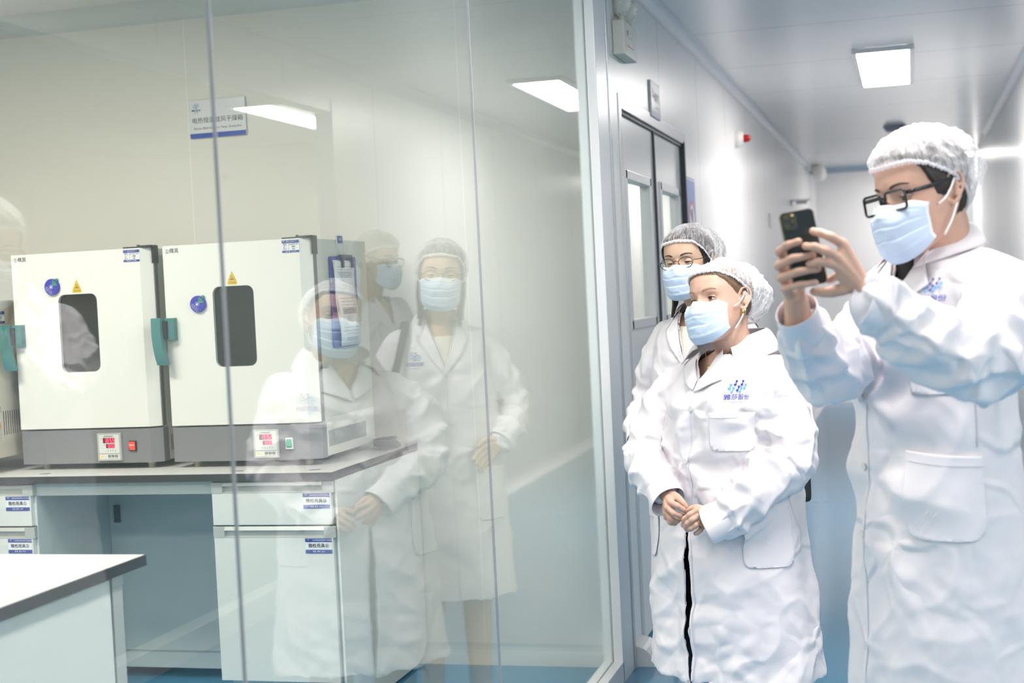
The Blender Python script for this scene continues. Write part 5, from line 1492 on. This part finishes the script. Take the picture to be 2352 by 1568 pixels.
collar(P1, f1, [(.040, .062, 1.352), (.072, .02, 1.372), (.062, -.05, 1.395), (.0, -.10, 1.402), (-.09, -.10, 1.405), (-.124, -.05, 1.402), (-.117, .010, 1.388), (-.078, .055, 1.362)],
    [(.088, .085, 1.306), (.118, .02, 1.318), (.105, -.07, 1.335), (.0, -.125, 1.345), (-.11, -.125, 1.350), (-.172, -.06, 1.340), (-.165, .03, 1.322), (-.118, .083, 1.303)], cl)
line_on(P1, f1, T1, [(-.016, 1.228), (-.012, 1.18), (-.006, 1.08), (.002, 1.0), (.006, .9), (.006, .84)], M['coat_stitch'], 'placket_edge', .0011)
radial_patch(P1, f1, T1, pocket(-19, -58, 1.058, 1.170), cl, 'chest_pocket', -.03, .0014, .002)
radial_line(P1, f1, T1, [(-19, 1.156), (-58, 1.156)], M['coat_stitch'], 'pocket_stitch', -.03, .0007, .005)
radial_patch(P1, f1, T1, pocket(-50, -84, .716, .925), cl, 'hip_pocket')
radial_patch(P1, f1, T1, pocket(46, 80, .716, .925), cl, 'hip_pocket')
for s_, z_ in ((-.013, 1.18), (.012, 1.023)): button(P1, f1, T1, s_, z_)
coat_logo(P1, f1, T1, -.158, 1.236, .048)
for sg in (-1, 1):
    q = []
    for k in range(14):
        t = k/13; z = .835-.465*t; w_ = .0125*max(0, math.sin(math.pi*min(1, (.84-z)/.48*1.02)))**.7+.0015; q.append((.014-.016*(.84-z)/.48+sg*(w_+.0035), z))
    line_on(P1, f1, T1, q, cl, 'front_hem_edge', .0042, .0015)
# necklace and finger ring
bm = B(); pts = smooth_path([f1.w(.020, .050, 1.350), f1.w(-.010, .083, 1.318), f1.w(-.030, .092, 1.306), f1.w(-.055, .085, 1.318), f1.w(-.085, .055, 1.352)], 6)
tree1 = None
tube(bm, pts, .0008, 6); nk = pobj('necklace', bm, M['gold'], P1)
bm = B(); c = f1.w(-.030, .095, 1.298); capsule(bm, [c, c+Vector((-.006, 0, -.010))], [.0045, .003], 10); pobj('pendant', bm, M['gold'], nk)
bm = B(); c = Vector((.530, 4.184, .8565)); d = Vector((-.7, -.75, -.4)).normalized(); u = d.orthogonal().normalized(); v_ = d.cross(u)
tube(bm, [c+(u*math.cos(a)+v_*math.sin(a))*.0102 for a in np.linspace(0, 2*math.pi, 25)], .0013, 8, cap=False); pobj('finger_ring', bm, M['gold'], P1)

# ================= woman with round glasses behind her
W2R = [(.46, .235, .17, .16, 0, 0, 2.2), (.80, .215, .155, .15, 0, 0, 2.2), (1.05, .195, .135, .13, 0, 0, 2.2), (1.25, .190, .135, .12, 0, 0, 2.2), (1.36, .180, .115, .11, 0, 0, 2.2), (1.42, .165, .09, .10, -.01, 0, 2.1), (1.455, .09, .07, .08, -.015, 0, 2), (1.485, .065, .058, .068, -.015, 0, 2)]
P2 = begin('person', 'woman with round glasses and hair net standing behind the clasped-hands woman', (.45, 5.03, 0))
f2 = Frame(.45, 5.03, 25)
H2 = rotm((.42, 4.985, 1.621), 163, 1.5, 4, 1.02)
SK2 = skin('skin_rear_woman', (0.58, 0.395, 0.29))
b = B(); head_bm(b, H2)
capsule(b, [Hp(H2, 0, -.025, -.03), Hp(H2, 0, -.028, -.09), f2.w(0, -.02, 1.44), f2.w(0, -.02, 1.36)], [.052, .050, .053, .08], 24)
loft(b, f2, [r for r in W2R if r[0] >= .8], shrink=.026); legs_bm(b, f2, .8, .07, .085, (.085, .056, .038))
for sx in (-1, 1): capsule(b, [f2.w(sx*.090, -.03, .05), f2.w(sx*.09, .05, .045), f2.w(sx*.1, .13, .03)], [.036, .034, .024], 14)
body = remesh(b, .0034, 2, .5)
hb = B(); wr = f2.w(.185, .155, 1.03); fwd = f2.w(.10, .175, .965)
base = Vector(wr); dn = (Vector(fwd)-base).normalized(); sd = Vector((0, 0, 1)).cross(dn).normalized(); upn = dn.cross(sd)
mc = [tuple(base+dn*.075+upn*(.026-.018*i)) for i in range(4)]
fg = [[m_, tuple(Vector(m_)+dn*.033-sd*.006), tuple(Vector(m_)+dn*.052-sd*.018), tuple(Vector(m_)+dn*.060-sd*.034)] for m_ in mc]
hand_bm(hb, tuple(f2.w(.205, .12, 1.045)), tuple(base), mc, fg, [tuple(base+dn*.02+upn*.018), tuple(base+dn*.045+upn*.038), tuple(base+dn*.066+upn*.042), tuple(base+dn*.082+upn*.040)], .88)
merge(body, remesh(hb, .0024, 3, .5)); 
hb = B(); base = f2.w(-.245, .06, .83); dn = Vector((.05, -.1, -1)).normalized(); sd = f2.F.copy(); upn = dn.cross(sd)
mc = [tuple(base+dn*.078+upn*(.026-.018*i)) for i in range(4)]
fg = [[m_, tuple(Vector(m_)+dn*.036+sd*.004), tuple(Vector(m_)+dn*.058+sd*.012), tuple(Vector(m_)+dn*.070+sd*.022)] for m_ in mc]
hand_bm(hb, tuple(base-dn*.08), tuple(base), mc, fg, [tuple(base+dn*.02+upn*.018), tuple(base+dn*.045+upn*.036+sd*.01), tuple(base+dn*.066+upn*.040+sd*.014), tuple(base+dn*.085+upn*.038+sd*.016)], .88)
merge(body, remesh(hb, .0024, 3, .5))
pobj('body', body, SK2, P2)
eyes(P2, H2, SK2, gaze=(0, -8), lid=(.80, .70), brow=(.05, .035, .028), thick=.0016)
HB2 = hairmat('hair_black_brown', (.022, .014, .012))
ln2 = ([0, 35, 55, 75, 95, 120, 150, 180], [.080, .072, .046, -.010, -.030, -.060, -.080, -.085])
hair_shell(P2, H2, HB2, ln2, .006)
for sx, (dx, dy) in ((-1, (.0, .0)), (1, (.0, .0))):
    bm = B()
    for k in range(5):
        a = .067+.003*k; capsule(bm, [Hp(H2, sx*a, .030-.013*k, .01), Hp(H2, sx*(a+.002), .024-.014*k, -.055), Hp(H2, sx*(a-.003), .010-.012*k, -.115), Hp(H2, sx*(a+.002), .030-.014*k, -.175 if k < 3 else -.15)], [.006, .0075, .007, .002], 8)
    pobj('hair_lock', bm, HB2, P2)
band2 = ([0, 40, 65, 85, 100, 120, 150, 180], [.072, .066, .040, .008, -.008, -.030, -.052, -.060])
bouffant(P2, H2, band2, (0, -.030, .035), (.092, .112, .100), .026, 9, fold=.011)
face_mask(P2, H2, 2)
spectacles(P2, H2, mat('glasses_dark_brown', (.045, .03, .03), .25), 'oval', .0012, .1000, w=.0255, h=.0180, zc=-.003)
bm = B(); loft(bm, f2, [(1.1, .17, .115, .11, 0, 0, 2.2), (1.30, .17, .126, .10, 0, 0, 2.2), (1.405, .14, .092, .09, -.01, 0, 2.1)], shrink=0); pobj('cream_top', bm, mat('cream_cloth', (.72, .68, .60), .8), P2)
shoes(P2, f2, mat('nude_shoe', (.25, .2, .16), .4), .098)
sl2 = ([f2.w(-.150, -.01, 1.375), f2.w(-.205, -.01, 1.27), f2.w(-.245, -.01, 1.10), f2.w(-.252, .03, .97), f2.w(-.247, .055, .86)], [.058, .060, .055, .050, .046])
sr2 = ([f2.w(.150, -.01, 1.375), f2.w(.210, -.02, 1.28), f2.w(.265, -.03, 1.14), f2.w(.235, .07, 1.07), f2.w(.195, .14, 1.035)], [.058, .060, .056, .052, .046])
def open2(l, n):
    if l.z < .475 and n.z < -.5: return True
    if l.z > 1.462 or (l.z > 1.45 and n.z > .45 and abs(l.x) < .08): return True
    return vopen(l, (-.004, 1.295), (.060, 1.47), (-.060, 1.47))
coat2, T2 = coat(P2, f2, W2R, [sl2, sr2], .46, open2, lambda l: vsnap(l, (-.004, 1.295), (.060, 1.47), (-.060, 1.47)), voxel=.0070, seed=3, amp=.8, sleeve_amp=1.0, pulls=[(0, 1.28, .14, .004, 0, 5)])
cuff(P2, f2.w(-.247, .056, .88), f2.w(-.246, .062, .825), .045, .048, M['coat_flat'], seed=7)
cuff(P2, f2.w(.208, .122, 1.045), f2.w(.175, .160, 1.020), .044, .047, M['coat_flat'], seed=8)
patch(P2, f2, T2, [(.060, 1.462), (-.004, 1.295), (-.008, 1.262), (.056, 1.335), (.088, 1.392), (.062, 1.398)], cl, 'lapel', off=.005)
patch(P2, f2, T2, [(-.060, 1.462), (-.006, 1.295), (-.002, 1.262), (-.056, 1.335), (-.088, 1.392), (-.062, 1.398)], cl, 'lapel', off=.0065)
collar(P2, f2, [(.054, .050, 1.466), (.064, .015, 1.482), (.058, -.05, 1.500), (0, -.085, 1.508), (-.058, -.05, 1.500), (-.064, .015, 1.482), (-.054, .050, 1.466)],
    [(.082, .086, 1.402), (.112, .02, 1.425), (.095, -.07, 1.445), (0, -.112, 1.455), (-.095, -.07, 1.445), (-.112, .02, 1.425), (-.082, .086, 1.402)], cl)
line_on(P2, f2, T2, [(-.004, 1.28), (0, 1.1), (.004, .8), (.006, .48)], M['coat_stitch'], 'placket_edge', .0011)
radial_patch(P2, f2, T2, pocket(-30, -72, .745, .93), cl, 'hip_pocket')
radial_patch(P2, f2, T2, pocket(30, 72, .745, .93), cl, 'hip_pocket')
button(P2, f2, T2, .002, 1.27); button(P2, f2, T2, .006, 1.10)
coat_logo(P2, f2, T2, -.105, 1.33, .042)
# her shoulder bag
Bg = empty('shoulder_bag', 'black shoulder bag hanging from the shoulder of the woman with round glasses', 'bag', (.72, 5.12, .80)); SHIFT = Vector((.72, 5.12, .80))
BM_ = mat('black_bag', (.02, .022, .022), .55, vary=.1)
bm = B(); 
c0 = f2.w(-.290, -.06, .93)
box(bm, -.11, .11, -.03, .03, -.12, .12, .02, seg=3)
rt = Matrix.Translation(c0) @ Matrix.Rotation(math.radians(115), 4, 'Z')
for v in bm.verts: v.co = rt @ v.co
bag = pobj('bag_body', bm, BM_, Bg)
bm = B(); tube(bm, smooth_path([f2.w(-.315, .075, 1.03), f2.w(-.205, .115, 1.22), f2.w(-.145, .092, 1.40), f2.w(-.125, .0, 1.462), f2.w(-.135, -.10, 1.41), f2.w(-.22, -.135, 1.22), f2.w(-.325, -.10, 1.03)], 8), .014, 10, up=tuple(f2.R), flat=.15)
pobj('strap', bm, mat('grey_strap', (.06, .07, .065), .6), Bg)

# ================= tall man taking a picture
MR = [(.30, .270, .19, .19, 0, 0, 2.2), (.60, .255, .18, .18, 0, 0, 2.2), (.9, .235, .165, .165, 0, 0, 2.2), (1.1, .222, .155, .155, 0, 0, 2.2), (1.3, .222, .150, .150, 0, 0, 2.2), (1.45, .215, .130, .135, 0, 0, 2.2), (1.53, .200, .108, .118, 0, 0, 2.1), (1.575, .145, .09, .10, -.01, 0, 2), (1.61, .085, .072, .082, -.015, 0, 2), (1.64, .072, .062, .072, -.015, 0, 2)]
P3 = begin('person', 'tall man in white lab coat and black rectangular glasses photographing with his phone', (1.19, 3.47, 0))
f3 = Frame(1.19, 3.47, 55)
H3 = rotm((1.183, 3.398, 1.722), 131, -6, 5, 1.12)
SK3 = skin('skin_tall_man', (0.58, 0.36, 0.28))
b = B(); head_bm(b, H3)
capsule(b, [Hp(H3, 0, -.025, -.03), Hp(H3, 0, -.028, -.085), f3.w(0, -.01, 1.585), f3.w(0, -.01, 1.50)], [.062, .062, .066, .10], 24)
loft(b, f3, [r for r in MR if r[0] >= .9], shrink=.034)
body = remesh(b, .0032, 2, .5)
hR = B(); hand_bm(hR, (.923, 3.06, 1.455), (.921, 3.03, 1.505), [(.903, 3.015, 1.595), (.900, 3.012, 1.570), (.902, 3.010, 1.549), (.906, 3.008, 1.529)],
    [[(.903, 3.015, 1.595), (.897, 2.985, 1.606), (.914, 2.956, 1.617), (.937, 2.949, 1.623)], [(.900, 3.012, 1.570), (.894, 2.978, 1.578), (.925, 2.945, 1.590), (.963, 2.944, 1.594)],
     [(.902, 3.010, 1.549), (.899, 2.972, 1.553), (.934, 2.942, 1.563), (.972, 2.942, 1.567)], [(.906, 3.008, 1.529), (.905, 2.972, 1.531), (.938, 2.944, 1.537), (.967, 2.943, 1.540)]],
    [(.924, 3.026, 1.52), (.932, 3.026, 1.545), (.944, 3.020, 1.573), (.961, 3.006, 1.596)], 1.0)
hL = B(); hand_bm(hL, (1.104, 2.96, 1.49), (1.060, 2.955, 1.522), [(1.022, 2.94, 1.614), (1.011, 2.93, 1.588), (1.012, 2.932, 1.570), (1.016, 2.94, 1.552)],
    [[(1.022, 2.94, 1.614), (1.001, 2.928, 1.628), (.981, 2.935, 1.637), (.966, 2.950, 1.642)], [(1.011, 2.93, 1.588), (.993, 2.92, 1.600), (.970, 2.926, 1.610), (.951, 2.943, 1.613)],
     [(1.012, 2.932, 1.570), (.992, 2.922, 1.578), (.974, 2.927, 1.580), (.957, 2.942, 1.577)], [(1.016, 2.94, 1.552), (1.006, 2.965, 1.550), (.996, 2.985, 1.545), (.990, 3.0, 1.543)]],
    [(1.045, 2.955, 1.535), (1.016, 2.950, 1.524), (.989, 2.955, 1.520), (.962, 2.970, 1.522)], 1.0)
merge(body, remesh(hR, .0020, 3, .5)); merge(body, remesh(hL, .0020, 3, .5))
pobj('body', body, SK3, P3)
NL = skin('fingernail_pink', (0.74, 0.50, 0.42))
for tip, bk in (((.937, 2.949, 1.623), (.914, 2.956, 1.617)), ((.963, 2.944, 1.594), (.925, 2.945, 1.590)), ((.972, 2.942, 1.567), (.934, 2.942, 1.563)), ((.967, 2.943, 1.540), (.938, 2.944, 1.537))): nail(P3, NL, tip, bk, (0, -1, .25))
for tip, bk in (((.966, 2.950, 1.642), (.981, 2.935, 1.637)), ((.951, 2.943, 1.613), (.970, 2.926, 1.610)), ((.957, 2.942, 1.577), (.974, 2.927, 1.580))): nail(P3, NL, tip, bk, (-.2, -1, .6), .0046)
eyes(P3, H3, SK3, gaze=(-4, -22), lid=(.62, .10), brow=(.035, .022, .016), thick=.002)
HM = hairmat('hair_dark_brown', (.020, .013, .010))
ln3 = ([0, 40, 58, 75, 88, 100, 120, 150, 180], [.078, .072, .050, -.005, -.012, .030, -.050, -.092, -.095])
hair_shell(P3, H3, HM, ln3, .006)
band3 = ([0, 40, 65, 85, 100, 120, 150, 180], [.066, .068, .058, .040, .020, -.012, -.040, -.052])
bouffant(P3, H3, band3, (0, -.010, .046), (.093, .122, .094), .008, 15, fold=.012, dense=M['cap_light'], front=.125, crown=.10)
face_mask(P3, H3, 3, drop=.004)
spectacles(P3, H3, mat('glasses_black', (.012, .013, .020), .22), 'rect', .0027, .103, zc=-.004, w=.0270, h=.0190, temple_h=.0042, sep=.0345)
bm = B(); loft(bm, f3, [(1.2, .185, .115, .12, 0, 0, 2.2), (1.45, .180, .108, .11, 0, 0, 2.2), (1.53, .165, .094, .10, 0, 0, 2.1), (1.575, .12, .080, .09, -.005, 0, 2), (1.597, .078, .070, .078, -.010, 0, 2)], shrink=0); pobj('black_shirt', bm, mat('black_tshirt', (.012, .012, .014), .85), P3)
bm = B(); legs_bm(bm, f3, .75, .08, .105, (.095, .08, .06)); pobj('trousers', bm, mat('dark_trousers', (.02, .022, .03), .8), P3)
shoes(P3, f3, M['black'], .125)
sl3 = ([f3.w(-.170, -.005, 1.515), (1.335, 3.225, 1.475), (1.285, 3.075, 1.375), (1.165, 3.0, 1.420), (1.088, 2.962, 1.492)], [.080, .086, .088, .074, .056])
sr3 = ([f3.w(.165, -.005, 1.515), (1.030, 3.56, 1.405), (.972, 3.30, 1.352), (.942, 3.175, 1.395), (.930, 3.095, 1.438)], [.070, .070, .074, .064, .050])
def open3(l, n):
    if l.z < .315 and n.z < -.5: return True
    if (l.z > 1.597 and abs(l.x) < .12) or l.z > 1.61: return True
    return vopen(l, (-.040, 1.508), (.030, 1.60), (-.095, 1.60))
coat3, T3 = coat(P3, f3, MR, [sl3, sr3], .30, open3, lambda l: vsnap(l, (-.040, 1.508), (.030, 1.60), (-.095, 1.60)), voxel=.0065, seed=6, amp=1.15, sleeve_amp=1.35, pulls=[(.02, 1.258, .24, .010, 0, 4), (.02, 1.09, .24, .010, 1, 4), (-.12, 1.36, .18, .008, 2, 4)])
cuff(P3, (1.098, 2.967, 1.484), (1.056, 2.950, 1.500), .052, .054, M['coat_flat'], seed=11)
cuff(P3, (.930, 3.098, 1.434), (.919, 3.038, 1.486), .050, .045, M['coat_flat'], seed=12)
patch(P3, f3, T3, [(-.088, 1.592), (-.042, 1.508), (-.026, 1.462), (-.130, 1.524), (-.100, 1.562)], cl, 'lapel', off=.007)
patch(P3, f3, T3, [(.026, 1.592), (-.038, 1.508), (-.028, 1.462), (.066, 1.523), (.044, 1.560)], cl, 'lapel', off=.006)
collar(P3, f3, [(.040, .062, 1.598), (.075, .02, 1.625), (.070, -.05, 1.650), (0, -.098, 1.662), (-.072, -.05, 1.652), (-.078, .02, 1.625), (-.042, .062, 1.598)],
    [(.075, .095, 1.560), (.125, .02, 1.585), (.115, -.07, 1.605), (0, -.128, 1.615), (-.120, -.07, 1.608), (-.130, .02, 1.588), (-.078, .095, 1.562)], cl)
line_on(P3, f3, T3, [(-.026, 1.46), (.020, 1.33), (.032, 1.20), (.034, 1.0), (.032, .6), (.032, .33)], M['coat_stitch'], 'placket_edge', .0011)
radial_patch(P3, f3, T3, pocket(-31, -80, .968, 1.160, .03, .19, -.010), cl, 'hip_pocket', 0, .0018, .0035, .19)
radial_line(P3, f3, T3, [(-31, 1.138), (-80, 1.128)], M['coat_stitch'], 'pocket_stitch', 0, .0008, .0065)
radial_patch(P3, f3, T3, pocket(-36, -74, 1.285, 1.395, .018, .19), cl, 'chest_pocket', 0, .0014, .002, .19)
radial_line(P3, f3, T3, [(-79, 1.33), (-78, 1.17)], M['coat_stitch'], 'dart_seam', 0, .0009, .002)
for s_, z_ in ((.045, 1.268), (.050, 1.112), (.046, .960)): button(P3, f3, T3, s_, z_)
coat_logo(P3, f3, T3, -.135, 1.512, .044)
# the phone: a thing of its own
PH = empty('mobile_phone', 'dark phone with gold edge held up in both hands of the tall man', 'phone', (.942, 2.968, 1.608)); SHIFT = Vector((.942, 2.968, 1.608))
tl, tr, br, bl = Vector((.900, 2.965, 1.681)), Vector((.962, 2.985, 1.691)), Vector((.987, 2.975, 1.537)), Vector((.926, 2.955, 1.529))
xa = ((tr-tl)+(br-bl)).normalized(); za = ((tl-bl)+(tr-br)); za = (za-xa*za.dot(xa)).normalized(); na = xa.cross(za); na = na if na.y < 0 else -na
cc = (tl+tr+br+bl)/4; PM = Matrix(((xa.x, na.x, za.x, cc.x), (xa.y, na.y, za.y, cc.y), (xa.z, na.z, za.z, cc.z), (0, 0, 0, 1)))
def pbox(name, x0, x1, y0, y1, z0, z1, m, par, bev=.0, r=None):
    bm = B()
    if r: prism(bm, rrect(x0, x1, z0, z1, r, 6), 'Y', y0, y1)
    else: box(bm, x0, x1, y0, y1, z0, z1, bev)
    for v in bm.verts: v.co = PM @ v.co
    bmesh.ops.recalc_face_normals(bm, faces=bm.faces)
    return pobj(name, bm, m, par, False)
pb = pbox('phone_body', -.035, .035, -.0035, .0035, -.077, .077, mat('phone_gold_edge', (.42, .33, .22), .25, metal=1), PH, r=.010)
pbox('back_cover', -.0335, .0335, .0030, .0042, -.0755, .0755, mat('phone_back', (.025, .030, .030), .15), PH, r=.009)
pbox('screen', -.0335, .0335, -.0042, -.0030, -.0755, .0755, mat('phone_screen', (.03, .04, .05), .05), PH, r=.009)
cb = pbox('camera_bump', -.031, -.002, .004, .0058, .040, .073, mat('camera_island', (.04, .045, .045), .3), PH, r=.006)
for x_, z_ in ((-.0235, .0655), (-.0235, .0480), (-.0095, .0565)):
    bm = B(); tube(bm, [PM @ Vector((x_, .0055, z_)), PM @ Vector((x_, .0072, z_))], .0062, 20); tube(bm, [PM @ Vector((x_, .0072, z_)), PM @ Vector((x_, .0075, z_))], .0038, 16); o_ = pobj('camera_lens', bm, mat('lens_ring', (.20, .16, .10), .2, metal=.9), cb, False)
bm = B(); tube(bm, [PM @ Vector((-.0095, .0055, .069)), PM @ Vector((-.0095, .0062, .069))], .0026, 12); pobj('flash_lamp', bm, mat('flash_gold', (.9, .6, .15), .3), cb, False)

# ================= man hidden behind him, visible in the glass
M4R = [(.36, .26, .18, .17, 0, 0, 2.2), (.8, .23, .16, .155, 0, 0, 2.2), (1.15, .215, .145, .14, 0, 0, 2.2), (1.42, .21, .125, .13, 0, 0, 2.2), (1.50, .19, .10, .11, 0, 0, 2.1), (1.545, .11, .08, .09, -.01, 0, 2), (1.58, .072, .062, .072, -.015, 0, 2)]
P4 = begin('person', 'man with dark glasses behind the photographing man, seen only mirrored in the lab glass', (1.22, 6.40, 0))
f4 = Frame(1.22, 6.40, 68)
H4 = rotm((1.17, 6.36, 1.728), 108, -6, 0, 1.04)
b = B(); head_bm(b, H4); capsule(b, [Hp(H4, 0, -.025, -.03), Hp(H4, 0, -.028, -.09), f4.w(0, -.02, 1.53), f4.w(0, -.02, 1.45)], [.058, .056, .060, .09], 20)
loft(b, f4, [r for r in M4R if r[0] >= .8], shrink=.03)
body = remesh(b, .005, 2, .5)
hb = B(); base = f4.w(.25, .06, .90); dn = Vector((0, 0, -1)); sd = f4.F.copy(); upn = dn.cross(sd)
mc = [tuple(base+dn*.08+sd*(.028-.019*i)) for i in range(4)]
fg = [[m_, tuple(Vector(m_)+dn*.036), tuple(Vector(m_)+dn*.06-upn*.008), tuple(Vector(m_)+dn*.078-upn*.02)] for m_ in mc]
hand_bm(hb, tuple(base-dn*.08), tuple(base), mc, fg, [tuple(base+dn*.02+sd*.02), tuple(base+dn*.05+sd*.045), tuple(base+dn*.075+sd*.05), tuple(base+dn*.095+sd*.048)], .98)
merge(body, remesh(hb, .003, 2, .5))
hb = B(); mc = [(.868, 6.305, 1.352), (.866, 6.306, 1.333), (.868, 6.305, 1.315), (.872, 6.302, 1.298)]
fg = [[m_, (m_[0]-.018, m_[1]-.020, m_[2]+.004), (m_[0]-.020, m_[1]-.048, m_[2]+.006), (m_[0]+.002, m_[1]-.062, m_[2]+.006)] for m_ in mc]
hand_bm(hb, (.985, 6.32, 1.225), (.925, 6.305, 1.282), mc, fg, [(.905, 6.285, 1.300), (.895, 6.262, 1.325), (.886, 6.256, 1.345), (.878, 6.256, 1.362)], .98)
merge(body, remesh(hb, .003, 2, .5))
pobj('body', body, skin('skin_hidden_man', (.58, .40, .29)), P4)
eyes(P4, H4, SK3, gaze=(0, -5), lid=(.3, .2))
hair_shell(P4, H4, mat('hair_grey', (.30, .29, .27), .5, vary=.2, vscale=150), ln3, .004)
bouffant(P4, H4, band3, (0, -.012, .046), (.090, .110, .088), .004, 21, fold=.004)
face_mask(P4, H4, 5)
spectacles(P4, H4, M['black'], 'rect', .0019, .103, zc=-.004, w=.0255, h=.0180, temple_h=.0036, sep=.0335)
bm = B(); legs_bm(bm, f4, .75, .08, .11, (.095, .08, .06)); pobj('trousers', bm, mat('grey_trousers', (.05, .05, .06), .8), P4)
shoes(P4, f4, M['black'], .125)
def open4(l, n):
    if l.z < .375 and n.z < -.5: return True
    if l.z > 1.54 and n.z > .45 and abs(l.x) < .09: return True
    return vopen(l, (0, 1.40), (.050, 1.57), (-.050, 1.57))
sls = [([f4.w(sx*.165, -.005, 1.49), f4.w(sx*.225, -.01, 1.36), f4.w(sx*.255, -.01, 1.17), f4.w(sx*.255, .03, 1.02), f4.w(sx*.25, .055, .93)], [.068, .068, .062, .055, .048]) for sx in (1,)]
sls.append(([f4.w(-.165, -.005, 1.49), f4.w(-.225, -.005, 1.36), f4.w(-.225, .06, 1.19), (1.055, 6.315, 1.175), (.965, 6.31, 1.240)], [.068, .068, .064, .056, .047]))
coat4, T4 = coat(P4, f4, M4R, sls, .36, open4, None, voxel=.009, seed=8, amp=.8)
patch(P4, f4, T4, [(.050, 1.565), (0, 1.40), (0, 1.37), (.06, 1.43), (.08, 1.49)], cl, 'lapel', off=.006); patch(P4, f4, T4, [(-.050, 1.565), (0, 1.40), (0, 1.37), (-.06, 1.43), (-.08, 1.49)], cl, 'lapel', off=.006)

PH2 = empty('mobile_phone', 'small blue and yellow cased phone, its corner showing behind the tall man\'s far sleeve', 'phone', (.852, 6.270, 1.352)); SHIFT = Vector((.852, 6.270, 1.352))
PM = Matrix.Translation((.866, 6.268, 1.322)) @ Matrix.Rotation(math.radians(-28), 4, 'Y')
pbox('phone_case', -.030, .030, -.005, .005, -.060, .060, mat('case_navy', (.03, .06, .22), .3), PH2, r=.008)
pbox('case_band', -.0305, .0305, -.0055, .0055, .036, .0605, mat('case_yellow', (.75, .45, .10), .35), PH2, r=.007)
